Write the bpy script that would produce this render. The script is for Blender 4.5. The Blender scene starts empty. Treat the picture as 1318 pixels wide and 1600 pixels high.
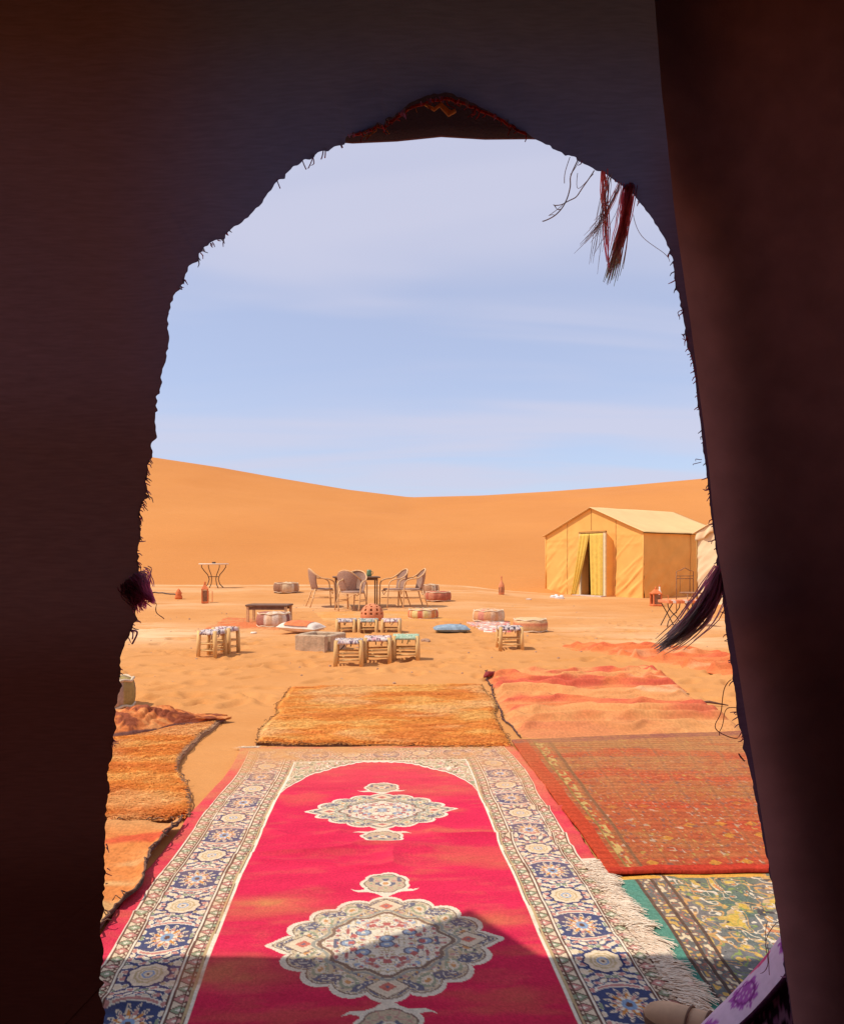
import bpy, math, random
import numpy as np
from math import radians as R, pi, sin, cos

random.seed(7)
rng = np.random.default_rng(11)
scn = bpy.context.scene
COL = scn.collection

# ------------------------------------------------------------------ camera
F, CX, HY, EYE = 1150.0, 659.0, 880.0, 1.1      # focal length in photo pixels, principal column, eye-level row, eye height
cam_d = bpy.data.cameras.new('camera')
cam_d.sensor_fit = 'HORIZONTAL'
cam_d.sensor_width = 36.0
cam_d.lens = 36.0 * F / 1318.0
cam_d.shift_y = (HY - 800.0) / 1318.0
cam_d.clip_start = 0.02
cam_d.clip_end = 3000.0
cam = bpy.data.objects.new('camera', cam_d)
COL.objects.link(cam)
cam.location = (0, 0, EYE)
cam.rotation_euler = (R(90), 0, 0)
scn.camera = cam

# ------------------------------------------------------------------ world, sun, exposure
KX, KY = 0.60, 0.20                              # shadow offset per metre of height
SUN_EL = math.atan(1 / math.hypot(KX, KY))
world = bpy.data.worlds.new('World')
scn.world = world
world.use_nodes = True
wn, wl = world.node_tree.nodes, world.node_tree.links
wn.clear()
w_out = wn.new('ShaderNodeOutputWorld')
w_bg = wn.new('ShaderNodeBackground')
w_bg.inputs['Strength'].default_value = 0.13
sky = wn.new('ShaderNodeTexSky')
sky.sky_type = 'NISHITA'
sky.sun_disc = False
sky.sun_elevation = SUN_EL
sky.sun_rotation = math.atan2(-KX, -KY)          # the sun stands towards -x, -y
sky.altitude = 700
sky.air_density = 1.0
sky.dust_density = 2.2
sky.ozone_density = 5.0
# thin cirrus: noise on a flat cloud layer, direction / height
tc = wn.new('ShaderNodeTexCoord')
sep = wn.new('ShaderNodeSeparateXYZ')
wl.new(tc.outputs['Generated'], sep.inputs[0])
mz = wn.new('ShaderNodeMath'); mz.operation = 'MAXIMUM'; mz.inputs[1].default_value = 0.02
wl.new(sep.outputs['Z'], mz.inputs[0])
az = wn.new('ShaderNodeMath'); az.operation = 'ADD'; az.inputs[1].default_value = 0.10
wl.new(mz.outputs[0], az.inputs[0])
dx = wn.new('ShaderNodeMath'); dx.operation = 'DIVIDE'
dy = wn.new('ShaderNodeMath'); dy.operation = 'DIVIDE'
wl.new(sep.outputs['X'], dx.inputs[0]); wl.new(az.outputs[0], dx.inputs[1])
wl.new(sep.outputs['Y'], dy.inputs[0]); wl.new(az.outputs[0], dy.inputs[1])
comb = wn.new('ShaderNodeCombineXYZ')
wl.new(dx.outputs[0], comb.inputs[0]); wl.new(dy.outputs[0], comb.inputs[1])
mp = wn.new('ShaderNodeMapping')
mp.inputs['Scale'].default_value = (0.42, 1.25, 1.0)
mp.inputs['Rotation'].default_value = (0, 0, 0.10)
mp.inputs['Location'].default_value = (3.1, 0.35, 0)
wl.new(comb.outputs[0], mp.inputs[0])
cn = wn.new('ShaderNodeTexNoise')
cn.inputs['Scale'].default_value = 1.0
cn.inputs['Detail'].default_value = 3.0
cn.inputs['Roughness'].default_value = 0.5
cn.inputs['Distortion'].default_value = 0.6
wl.new(mp.outputs[0], cn.inputs['Vector'])
cr = wn.new('ShaderNodeMapRange')
cr.interpolation_type = 'SMOOTHSTEP'
cr.inputs['From Min'].default_value = 0.36
cr.inputs['From Max'].default_value = 0.64
cr.inputs['To Min'].default_value = 0.50
cr.inputs['To Max'].default_value = 0.88
wl.new(cn.outputs['Fac'], cr.inputs['Value'])
cm = wn.new('ShaderNodeMix'); cm.data_type = 'RGBA'
cm.inputs['B'].default_value = (3.4, 3.42, 4.25, 1)
wl.new(cr.outputs[0], cm.inputs['Factor'])
wl.new(sky.outputs[0], cm.inputs['A'])
wl.new(cm.outputs['Result'], w_bg.inputs['Color'])
wl.new(w_bg.outputs[0], w_out.inputs['Surface'])

sun_d = bpy.data.lights.new('sun', 'SUN')
sun_d.energy = 2.55
sun_d.angle = R(0.53)
sun_d.color = (1.0, 0.93, 0.82)
sun = bpy.data.objects.new('sun', sun_d)
COL.objects.link(sun)
sun.location = (-6, -3, 10)
from mathutils import Vector, Matrix
sun.rotation_euler = Vector((KX, KY, -1)).to_track_quat('-Z', 'Y').to_euler()

scn.view_settings.view_transform = 'Standard'
scn.view_settings.look = 'None'
scn.view_settings.exposure = 0.55
scn.view_settings.gamma = 1.0
scn.cycles.use_denoising = True
scn.cycles.max_bounces = 10
scn.cycles.diffuse_bounces = 6

# ------------------------------------------------------------------ helpers
def smooth(a, b, x):
    t = np.clip((np.asarray(x, float) - a) / (b - a), 0, 1)
    return t * t * (3 - 2 * t)

def _hash(ix, iy, seed):
    h = (ix * 374761393 + iy * 668265263 + seed * 974711) & 0x7fffffff
    h = ((h ^ (h >> 13)) * 1274126177) & 0x7fffffff
    h = (h ^ (h >> 16)) & 0xffff
    return h / 65535.0

def vnoise(x, y, seed=0):
    x = np.asarray(x, float); y = np.asarray(y, float)
    ix = np.floor(x).astype(np.int64); iy = np.floor(y).astype(np.int64)
    fx = x - ix; fy = y - iy
    fx = fx * fx * (3 - 2 * fx); fy = fy * fy * (3 - 2 * fy)
    a = _hash(ix, iy, seed); b = _hash(ix + 1, iy, seed)
    c = _hash(ix, iy + 1, seed); d = _hash(ix + 1, iy + 1, seed)
    return (a + (b - a) * fx) * (1 - fy) + (c + (d - c) * fx) * fy

def fbm(x, y, seed=0, o=4):
    s = 0; a = 0.5
    x = np.asarray(x, float); y = np.asarray(y, float)
    for k in range(o):
        s = s + a * vnoise(x, y, seed + k * 17)
        x = x * 2.03 + 5.1; y = y * 2.03 + 1.7; a *= 0.5
    return s / (1 - 0.5 ** o)

def gz(x, y):
    """height of the sand"""
    x = np.asarray(x, float); y = np.asarray(y, float)
    rise = smooth(15.5, 24.5, y) * (0.07 + 0.27 * (1 - smooth(0.5, 4.5, x)))
    far = smooth(5.5, 9, y)
    n = (fbm(x * 0.8, y * 0.8, 3, 2) - 0.5) * (0.012 + 0.035 * far)
    n = n + (fbm(x * 5, y * 5, 9, 3) - 0.5) * (0.004 + 0.016 * far)
    bank = .115 * np.exp(-((x + .75) / .85) ** 4 - ((y - 10.75) / .75) ** 2)
    return rise + n + bank

def gzf(x, y):
    return float(gz(x, y))

def G(px, py, z=0.0):
    """ground point behind a photo pixel"""
    d = F * (EYE - z) / (py - HY)
    return ((px - CX) / F * d, d)

def at(px, py, d):
    """point behind a photo pixel at depth d"""
    return Vector(((px - CX) / F * d, d, EYE - (py - HY) / F * d))

class MB:
    def __init__(s):
        s.v = []; s.f = []; s.c = []; s.hasc = False
    def add(s, v, f, c=None):
        o = len(s.v)
        s.v.extend([tuple(p) for p in v])
        s.f.extend([tuple(i + o for i in q) for q in f])
        if c is not None:
            s.hasc = True
            if len(c) == 3 and not hasattr(c[0], '__len__'):
                c = [c] * len(v)
            s.c.extend([tuple(k) for k in c])
        else:
            s.c.extend([(0.5, 0.5, 0.5)] * len(v))
        return s
    def box(s, c, size, rot=None, col=None, taper=1.0, bev=0.0):
        hx, hy, hz = [k / 2 for k in size]
        M = rot.to_3x3() if rot is not None else Matrix.Identity(3)
        cc = Vector(c)
        if bev <= 0:
            vs = []
            for z in (-hz, hz):
                t = taper if z > 0 else 1
                for (x, y) in ((-hx, -hy), (hx, -hy), (hx, hy), (-hx, hy)):
                    vs.append(cc + M @ Vector((x * t, y * t, z)))
            s.add(vs, [(3, 2, 1, 0), (4, 5, 6, 7), (0, 1, 5, 4), (1, 2, 6, 5), (2, 3, 7, 6), (3, 0, 4, 7)], col)
        else:
            b = min(bev, hx * .9, hy * .9, hz * .9)
            rings = []
            for z, ins in ((-hz, b), (-hz + b, 0), (hz - b, 0), (hz, b)):
                t = taper if z > 0 else 1
                x0, y0 = (hx - ins) * t, (hy - ins) * t
                k = b * .6
                ring = [(-x0 + k, -y0), (x0 - k, -y0), (x0, -y0 + k), (x0, y0 - k), (x0 - k, y0), (-x0 + k, y0), (-x0, y0 - k), (-x0, -y0 + k)]
                rings.append([cc + M @ Vector((x, y, z)) for x, y in ring])
            vs = [p for r in rings for p in r]
            fs = [tuple(range(7, -1, -1)), tuple(range(24, 32))]
            for k in range(3):
                for i in range(8):
                    j = (i + 1) % 8
                    fs.append((k * 8 + i, k * 8 + j, k * 8 + 8 + j, k * 8 + 8 + i))
            s.add(vs, fs, col)
        return s
    def tube(s, path, r, n=6, col=None, closed=False):
        P = [Vector(p) for p in path]
        m = len(P)
        rs = r if hasattr(r, '__len__') else [r] * m
        vs = []; fs = []
        up = None
        for i in range(m):
            if closed:
                t = P[(i + 1) % m] - P[i - 1]
            else:
                t = P[min(i + 1, m - 1)] - P[max(i - 1, 0)]
            if t.length < 1e-9: t = Vector((0, 0, 1))
            t.normalize()
            if up is None:
                up = Vector((0, 0, 1)) if abs(t.z) < .9 else Vector((1, 0, 0))
            a = t.cross(up)
            if a.length < 1e-6: a = t.orthogonal()
            a.normalize(); b = t.cross(a); up = -b if False else a.cross(t)
            for k in range(n):
                th = 2 * pi * k / n
                vs.append(P[i] + (a * cos(th) + b * sin(th)) * rs[i])
        for i in range(m if closed else m - 1):
            j = (i + 1) % m
            for k in range(n):
                l = (k + 1) % n
                fs.append((i * n + k, i * n + l, j * n + l, j * n + k))
        if not closed:
            fs.append(tuple(range(n - 1, -1, -1)))
            fs.append(tuple((m - 1) * n + k for k in range(n)))
        s.add(vs, fs, col)
        return s
    def ribbon(s, path, w, col):
        """a flat lock of wool lying roughly across the view"""
        P = [Vector(p) for p in path]; m = len(P); vs = []
        ws = w if hasattr(w, '__len__') else [w] * m
        for i in range(m):
            t = P[min(i + 1, m - 1)] - P[max(i - 1, 0)]
            a = Vector((t.z, 0, -t.x))
            if a.length < 1e-9: a = Vector((1, 0, 0))
            a.normalize(); vs += [P[i] + a * ws[i], P[i] - a * ws[i]]
        s.add(vs, [(2 * i, 2 * i + 1, 2 * i + 3, 2 * i + 2) for i in range(m - 1)], col)
        return s
    def lathe(s, prof, n=24, c=(0, 0, 0), colf=None, squash=1.0):
        vs = []; fs = []; cs = []
        m = len(prof)
        for i, (r, z) in enumerate(prof):
            for k in range(n):
                th = 2 * pi * k / n
                vs.append((c[0] + r * cos(th), c[1] + r * sin(th) * squash, c[2] + z))
                if colf: cs.append(colf(th, i / (m - 1), r, z))
        for i in range(m - 1):
            for k in range(n):
                l = (k + 1) % n
                fs.append((i * n + k, i * n + l, (i + 1) * n + l, (i + 1) * n + k))
        fs.append(tuple(range(n - 1, -1, -1)))
        fs.append(tuple((m - 1) * n + k for k in range(n)))
        s.add(vs, fs, cs if colf else None)
        return s
    def build(s, name, mat, parent=None, sm=False, loc=None):
        me = bpy.data.meshes.new(name)
        me.from_pydata(s.v, [], s.f)
        if s.hasc:
            at_ = me.color_attributes.new('Col', 'FLOAT_COLOR', 'POINT')
            buf = np.ones((len(s.v), 4), np.float32)
            buf[:, :3] = np.array(s.c, np.float32)
            at_.data.foreach_set('color', buf.ravel())
        me.materials.append(mat)
        if sm:
            me.polygons.foreach_set('use_smooth', [True] * len(me.polygons))
        me.update()
        o = bpy.data.objects.new(name, me)
        COL.objects.link(o)
        if parent is not None: o.parent = parent
        if loc is not None: o.location = loc
        return o

def np_mesh(name, V, Q, mat, parent=None, col=None, sm=True):
    """big meshes straight from numpy"""
    V = np.asarray(V, np.float32); Q = np.asarray(Q, np.int32)
    me = bpy.data.meshes.new(name)
    k = Q.shape[1]
    me.vertices.add(len(V)); me.vertices.foreach_set('co', V.ravel())
    me.loops.add(Q.size); me.loops.foreach_set('vertex_index', Q.ravel())
    me.polygons.add(len(Q))
    me.polygons.foreach_set('loop_start', np.arange(0, Q.size, k, dtype=np.int32))
    me.polygons.foreach_set('use_smooth', np.full(len(Q), sm))
    me.update(calc_edges=True)
    if col is not None:
        a = me.color_attributes.new('Col', 'FLOAT_COLOR', 'POINT')
        buf = np.ones((len(V), 4), np.float32); buf[:, :3] = col
        a.data.foreach_set('color', buf.ravel())
    me.materials.append(mat)
    o = bpy.data.objects.new(name, me)
    COL.objects.link(o)
    if parent is not None: o.parent = parent
    return o

def grid_quads(ny, nx):
    i = np.arange(ny - 1)[:, None] * nx + np.arange(nx - 1)[None, :]
    return np.stack([i, i + 1, i + nx + 1, i + nx], -1).reshape(-1, 4)

def tag(o, label=None, cat=None, group=None, kind=None):
    if label: o['label'] = label
    if cat: o['category'] = cat
    if group: o['group'] = group
    if kind: o['kind'] = kind
    return o

def thing(name, loc, rz, label, cat, group=None, sc=1.0):
    o = bpy.data.objects.new(name, None)
    COL.objects.link(o)
    o.location = loc; o.rotation_euler = (0, 0, rz); o.scale = (sc, sc, sc)
    o.empty_display_size = 0.1
    return tag(o, label, cat, group)

def on_ground(px, py, zg=None):
    """thing base: photo pixel of its ground contact"""
    z = 0.0
    for _ in range(6):
        x, y = G(px, py, z)
        z = gzf(x, y)
    return (x, y, z)

def lin(r, g, b):
    f = lambda c: (c / 255 / 12.92) if c <= 10.3 else ((c / 255 + 0.055) / 1.055) ** 2.4
    return (f(r), f(g), f(b))

# ------------------------------------------------------------------ materials
MATS = {}
def mat(name, color=None, rough=0.85, var=0.25, nscale=8.0, bump=0.0, bscale=60.0, attr=False, trans=0.0, tcol=None, metal=0.0, spec=0.25, sheen=0.0, stretch=None):
    m = bpy.data.materials.new(name); m.use_nodes = True
    n, l = m.node_tree.nodes, m.node_tree.links
    p = n['Principled BSDF']
    p.inputs['Roughness'].default_value = rough
    p.inputs['Metallic'].default_value = metal
    p.inputs['Specular IOR Level'].default_value = spec
    if sheen: p.inputs['Sheen Weight'].default_value = sheen
    t = n.new('ShaderNodeTexCoord')
    src = t.outputs['Object']
    if stretch:
        mpn = n.new('ShaderNodeMapping'); mpn.inputs['Scale'].default_value = stretch
        l.new(src, mpn.inputs[0]); src = mpn.outputs[0]
    no = n.new('ShaderNodeTexNoise'); no.inputs['Scale'].default_value = nscale; no.inputs['Detail'].default_value = 5
    l.new(src, no.inputs['Vector'])
    mr = n.new('ShaderNodeMapRange')
    mr.inputs['From Min'].default_value = 0.25; mr.inputs['From Max'].default_value = 0.75
    mr.inputs['To Min'].default_value = 1 - var; mr.inputs['To Max'].default_value = 1 + var
    l.new(no.outputs['Fac'], mr.inputs['Value'])
    mu = n.new('ShaderNodeVectorMath'); mu.operation = 'SCALE'
    l.new(mr.outputs[0], mu.inputs['Scale'])
    if attr:
        a = n.new('ShaderNodeAttribute'); a.attribute_name = 'Col'
        l.new(a.outputs['Color'], mu.inputs[0])
    else:
        mu.inputs[0].default_value = color
    l.new(mu.outputs[0], p.inputs['Base Color'])
    if bump:
        b = n.new('ShaderNodeBump'); b.inputs['Strength'].default_value = bump; b.inputs['Distance'].default_value = 0.01
        nb = n.new('ShaderNodeTexNoise'); nb.inputs['Scale'].default_value = bscale; nb.inputs['Detail'].default_value = 3
        l.new(src, nb.inputs['Vector'])
        l.new(nb.outputs['Fac'], b.inputs['Height'])
        l.new(b.outputs[0], p.inputs['Normal'])
    if trans > 0:
        tr = n.new('ShaderNodeBsdfTranslucent'); mx = n.new('ShaderNodeMixShader')
        mx.inputs[0].default_value = trans
        if tcol is not None: tr.inputs['Color'].default_value = (*tcol, 1)
        else: l.new(mu.outputs[0], tr.inputs['Color'])
        l.new(p.outputs[0], mx.inputs[1]); l.new(tr.outputs[0], mx.inputs[2])
        l.new(mx.outputs[0], n['Material Output'].inputs['Surface'])
    MATS[name] = m
    return m

def sand_mat(name, base, deep, pale, attr):
    m = bpy.data.materials.new(name); m.use_nodes = True
    n, l = m.node_tree.nodes, m.node_tree.links
    p = n['Principled BSDF']; p.inputs['Roughness'].default_value = 0.95; p.inputs['Specular IOR Level'].default_value = 0.08
    t = n.new('ShaderNodeTexCoord')
    n1 = n.new('ShaderNodeTexNoise'); n1.inputs['Scale'].default_value = 0.9 if attr else .06; n1.inputs['Detail'].default_value = 8; n1.inputs['Roughness'].default_value = 0.62
    l.new(t.outputs['Object'], n1.inputs['Vector'])
    r1 = n.new('ShaderNodeMapRange'); r1.inputs['From Min'].default_value = .3; r1.inputs['From Max'].default_value = .7
    l.new(n1.outputs['Fac'], r1.inputs['Value'])
    m1 = n.new('ShaderNodeMix'); m1.data_type = 'RGBA'
    m1.inputs['A'].default_value = (*deep, 1); m1.inputs['B'].default_value = (*base, 1)
    l.new(r1.outputs[0], m1.inputs['Factor'])
    col = m1.outputs['Result']
    if attr:
        a = n.new('ShaderNodeAttribute'); a.attribute_name = 'Col'
        m2 = n.new('ShaderNodeMix'); m2.data_type = 'RGBA'; m2.inputs['B'].default_value = (*pale, 1)
        l.new(a.outputs['Fac'], m2.inputs['Factor']); l.new(col, m2.inputs['A'])
        col = m2.outputs['Result']
    g = n.new('ShaderNodeTexNoise'); g.inputs['Scale'].default_value = 260 if attr else 30; g.inputs['Detail'].default_value = 2
    l.new(t.outputs['Object'], g.inputs['Vector'])
    gr = n.new('ShaderNodeMapRange'); gr.inputs['From Min'].default_value = .3; gr.inputs['From Max'].default_value = .7
    gr.inputs['To Min'].default_value = .88; gr.inputs['To Max'].default_value = 1.1
    l.new(g.outputs['Fac'], gr.inputs['Value'])
    sc = n.new('ShaderNodeVectorMath'); sc.operation = 'SCALE'
    l.new(col, sc.inputs[0]); l.new(gr.outputs[0], sc.inputs['Scale'])
    l.new(sc.outputs[0], p.inputs['Base Color'])
    # ripples
    mpn = n.new('ShaderNodeMapping'); mpn.inputs['Scale'].default_value = (5, 11, 5) if attr else (.9, 2.6, .9)
    mpn.inputs['Rotation'].default_value = (0, 0, 0.25)
    l.new(t.outputs['Object'], mpn.inputs[0])
    rn = n.new('ShaderNodeTexNoise'); rn.inputs['Scale'].default_value = 1.0; rn.inputs['Detail'].default_value = 6; rn.inputs['Distortion'].default_value = .8
    l.new(mpn.outputs[0], rn.inputs['Vector'])
    b = n.new('ShaderNodeBump'); b.inputs['Strength'].default_value = .42 if attr else .35; b.inputs['Distance'].default_value = .03 if attr else .12
    l.new(rn.outputs['Fac'], b.inputs['Height']); l.new(b.outputs[0], p.inputs['Normal'])
    return m

M_SAND = sand_mat('sand', (.645, .29, .095), (.565, .235, .068), (.78, .47, .24), True)
M_DUNE = sand_mat('dune_sand', (.62, .25, .068), (.545, .205, .052), (.7, .4, .2), False)
M_RUG = mat('knotted_wool', attr=True, rough=.95, var=.10, nscale=120, bump=.25, bscale=420, spec=.05)
M_RUGC = mat('flat_woven_wool', attr=True, rough=.95, var=.16, nscale=60, bump=.3, bscale=260, spec=.05)
M_PILE = mat('shag_wool', attr=True, rough=.9, var=.10, nscale=20, spec=.05, trans=.15)
M_WOOD = mat('pale_peeled_wood', (.72, .44, .17), rough=.7, var=.28, nscale=14, bump=.3, bscale=40, stretch=(1, 1, .2))
M_DARKWOOD = mat('weathered_brown_wood', (.20, .105, .062), rough=.75, var=.3, nscale=16, bump=.3, bscale=60)
M_RATTAN = mat('rattan_cane', (.70, .41, .19), rough=.55, var=.2, nscale=20)
M_WEAVE = mat('woven_rattan', (.40, .235, .165), rough=.8, var=.45, nscale=75, bump=.8, bscale=110)
M_YARN = mat('yarn', attr=True, rough=.95, var=.25, nscale=70, bump=.4, bscale=150, spec=.05)
M_POUF = mat('pouf_cloth', attr=True, rough=.95, var=.18, nscale=40, bump=.4, bscale=160, spec=.05)
M_TERRA = mat('terracotta', (.68, .24, .105), rough=.85, var=.2, nscale=12, bump=.2, bscale=80)
M_ORANGE = mat('orange_painted_clay', (.72, .19, .06), rough=.75, var=.25, nscale=14)
M_CONC = mat('concrete', (.50, .34, .21), rough=.95, var=.3, nscale=14, bump=.7, bscale=50)
M_IRON = mat('wrought_iron', (.09, .055, .045), rough=.6, var=.3, nscale=30, spec=.3)
M_IRONTAN = mat('rusty_iron', (.30, .14, .07), rough=.7, var=.4, nscale=25)
M_CANVAS = mat('tan_canvas', (.84, .45, .125), rough=.9, var=.10, nscale=2.2, bump=.25, bscale=30, spec=.08)
M_ROOFC = mat('sunlit_canvas', (.74, .50, .225), rough=.9, var=.07, nscale=1.8, bump=.2, bscale=25, spec=.08)  # the tan canvas again, with the roof's sun brightness put into the colour
M_CREAM = mat('cream_canvas', (.78, .60, .36), rough=.9, var=.10, nscale=2.5, bump=.2, bscale=30, spec=.08)
M_SEAM = mat('seam_tape', (.42, .22, .065), rough=.9, var=.15)
M_YELLOW = mat('yellow_curtain', (.74, .50, .10), rough=.85, var=.12, nscale=9)
M_JAMB = mat('cream_painted_board', (.74, .60, .36), rough=.8, var=.12)
M_STEP = mat('pale_stone', (.62, .50, .42), rough=.9, var=.2)
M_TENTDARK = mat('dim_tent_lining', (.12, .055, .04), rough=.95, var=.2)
M_GLASS = mat('green_glass', (.16, .24, .11), rough=.25, var=.1, spec=.5)
M_STONE = mat('stone', (.42, .24, .15), rough=.9, var=.3, nscale=20, bump=.6, bscale=30)
M_WHITE = mat('white_cloth', (.80, .66, .52), rough=.9, var=.15, nscale=12)
M_SHOE = mat('white_leather', (.78, .72, .68), rough=.6, var=.1)
M_LEATHER = mat('beige_suede', (.58, .36, .21), rough=.8, var=.2, nscale=20)
M_BLUECL = mat('dusty_blue_cloth', (.26, .33, .38), rough=.9, var=.35, nscale=14, bump=.4, bscale=60)
M_FLORAL = mat('floral_cotton', attr=True, rough=.9, var=.08, nscale=60, spec=.08)
M_THREAD = mat('wool_thread', attr=True, rough=.9, var=.2, nscale=60, trans=.55, spec=.05)
M_FRINGE = mat('cotton_fringe', attr=True, rough=.9, var=.12, nscale=60, spec=.05)
# the tent one looks out of
M_DOORCL = mat('dark_tent_cloth', attr=True, rough=.95, var=.13, nscale=30, bump=.3, bscale=300, spec=.03, trans=.5, stretch=(1, 1, 9))
M_CURT = mat('brown_tent_cloth', (.225, .125, .13), rough=.95, var=.16, nscale=18, bump=.3, bscale=300, spec=.03, trans=.65)
M_ROOFCL = mat('brown_goat_wool', (.035, .03, .055), rough=.95, var=.18, nscale=5, bump=.3, bscale=200, spec=.03)
M_LINING = mat('tent_lining_cloth', (.40, .25, .22), rough=.95, var=.1, nscale=3, spec=.03)

# ------------------------------------------------------------------ ground
def axis(parts):
    out = [parts[0][0]]
    for a, b, st in parts:
        n = max(1, int(round((b - a) / st)))
        out.extend(list(np.linspace(a, b, n + 1)[1:]))
    return np.array(out)
gx = axis([(-600, -60, 60), (-60, -20, 4), (-20, -8, .35), (-8, -4, .09), (-4, 4, .032), (4, 8, .09), (8, 20, .35), (20, 60, 4), (60, 600, 60)])
gy = [-400.0, -200, -80, -30, -12, -6, -3, -1, 0, .5, .9, 1.2]
while gy[-1] < 28: gy.append(gy[-1] * 1.0046 + .004)
gy += [32, 40, 60, 100, 180, 300, 600]
gy = np.array(gy)
X, Y = np.meshgrid(gx, gy)
Z = gz(X, Y)
# footprints and scuffs
PR = np.random.default_rng(5)
for k in range(650):
    d = PR.uniform(5.6, 15); x = PR.uniform(-.52, .5) * d
    if (-1.15 < x < .9 and d < 6.7): continue
    a = PR.uniform(0, pi); lx, ly = PR.uniform(.05, .08), PR.uniform(.10, .17)
    sel = (np.abs(X - x) < .4) & (np.abs(Y - d) < .4)
    u = (X[sel] - x) * cos(a) + (Y[sel] - d) * sin(a); v = -(X[sel] - x) * sin(a) + (Y[sel] - d) * cos(a)
    q = np.sqrt((u / lx) ** 2 + (v / ly) ** 2)
    Z[sel] += -.030 * np.exp(-q ** 4) + .012 * np.exp(-((q - 1.35) / .3) ** 2)
Z = np.where(Y > 30, Z - .25 * smooth(30, 40, Y), Z)
# pale crust: where the wind has bared it (left flat, right flat, the strip along the dune's foot)
def blob(cx, cy, rx, ry): return np.exp(-(((X - cx) / rx) ** 2 + ((Y - cy) / ry) ** 2))
pale = np.zeros_like(X)
for (px, py, rx, ry, s) in ((240, 993, 1.3, 1.2, .95), (150, 985, 1.6, 1.3, .9), (960, 985, 1.3, 1.0, .5), (1060, 1000, 1.2, 1.1, .6), (1130, 975, 1.4, 1.5, .6),
                            (560, 952, 2.5, .8, .6), (760, 950, 2.2, .9, .35), (300, 950, 1.6, .9, .45), (880, 962, 1.5, .9, .35)):
    cx_, cy_ = G(px, py)
    pale = np.maximum(pale, s * blob(cx_, cy_, rx, ry))
pale = np.maximum(pale, .85 * np.exp(-((Y - 25.2 - .8 * (fbm(X * .3, Y * 0, 4, 2) - .5)) / .7) ** 2))
pale = np.maximum(pale, .42 * np.exp(-((Y - 22 - 2.2 * (fbm(X * .25, Y * 0, 8, 2) - .5)) / 1.1) ** 2))
streak = fbm(X * .9, Y * 3.2, 21, 4)
pale = pale * np.clip((streak - .24) * 3.4, 0, 1.3)
pale = np.clip(pale + .10 * (fbm(X * 2, Y * 6, 31, 3) - .4) * smooth(6, 9, Y), 0, 1)
ground = np_mesh('sand_ground', np.stack([X, Y, Z], -1).reshape(-1, 3), grid_quads(*X.shape), M_SAND,
                 col=np.repeat(pale.reshape(-1, 1), 3, 1))
tag(ground, 'flat orange sand of the camp with paler crusted patches', kind='structure')

# dune behind the camp
dxs = axis([(-220, -60, 8), (-60, 60, .8), (60, 220, 8)])
dys = axis([(24.5, 36, .3), (36, 72, .8), (72, 80, .4), (80, 260, 6)])
DX, DY = np.meshgrid(dxs, dys)
crest_x = np.array([-220, -100, -60, -38, -28, -20.7, -14.3, -7.5, -1.2, 6, 13, 20, 28.8, 45, 70, 120, 220])
crest_z = np.array([22, 20, 16.5, 13.4, 12.0, 10.9, 9.75, 8.6, 7.82, 8.0, 8.42, 8.95, 9.75, 11.2, 13, 15, 16])
zc = np.interp(DX, crest_x, crest_z)
zc += .0 * DX
foot = 25.6 + 2.0 * (fbm(DX * .08, DX * 0, 3, 2) - .5)
t = np.clip((DY - foot) / (75 - foot), -.05, None)
tc_ = np.clip(t, 0, 1)
prof = 1.0 * (0.72 * tc_ + .28 * (tc_ * tc_ * (3 - 2 * tc_)))
back = np.clip(t - 1, 0, 5)
und = (fbm(DX * .05, DY * .05, 12, 3) - .5) * 1.3 * np.sin(np.clip(tc_, 0, 1) * pi) + (fbm(DX * .3, DY * .3, 19, 2) - .5) * .10 * np.clip(tc_ * 8, 0, 1) * np.clip((1 - tc_) * 8, 0, 1)
DZ = .25 + (zc - .25) * prof + und - back * 3.0 + np.where(t < 0, t * 12, 0)
dune = np_mesh('sand_dune', np.stack([DX, DY, DZ], -1).reshape(-1, 3), grid_quads(*DX.shape), M_DUNE)
tag(dune, 'long smooth orange dune closing off the camp', kind='structure')

# ------------------------------------------------------------------ rugs
def rug_quad(corners, nx, ny, wob=.02, seed=0):
    """bilinear patch TL TR BR BL with wavering edges; returns S,T (0..1), X,Y"""
    (x0, y0), (x1, y1), (x2, y2), (x3, y3) = corners
    S, T = np.meshgrid(np.linspace(0, 1, nx), np.linspace(0, 1, ny))
    X = (1 - T) * ((1 - S) * x0 + S * x1) + T * ((1 - S) * x3 + S * x2)
    Y = (1 - T) * ((1 - S) * y0 + S * y1) + T * ((1 - S) * y3 + S * y2)
    X = X + wob * 2 * (fbm(T * 5 + seed, S * 2.0, seed, 3) - .5)
    Y = Y + wob * 2 * (fbm(S * 5 + seed, T * 2.0, seed + 5, 3) - .5)
    return S, T, X, Y

def sheet(name, X, Y, Z, C, m, th=.012, parent=None):
    """a sheet with a skirt down its rim so it has thickness"""
    ny, nx = X.shape
    top = np.stack([X, Y, Z], -1).reshape(-1, 3)
    Q = grid_quads(ny, nx)
    idx = np.arange(ny * nx).reshape(ny, nx)
    rim = np.concatenate([idx[0, :], idx[1:, -1], idx[-1, -2::-1], idx[-2:0:-1, 0]])
    low = top[rim].copy(); low[:, 2] -= th
    k = len(rim); o = len(top)
    a = np.arange(k); b = (a + 1) % k
    SQ = np.stack([rim[b], rim[a], o + a, o + b], -1)
    V = np.concatenate([top, low]); Cc = np.concatenate([C.reshape(-1, 3), C.reshape(-1, 3)[rim] * .8])
    return np_mesh(name, V, np.concatenate([Q, SQ]), m, parent, Cc)

def mixc(C, col, m):
    m = np.clip(m, 0, 1)[..., None]
    return C * (1 - m) + np.array(col) * m

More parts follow.
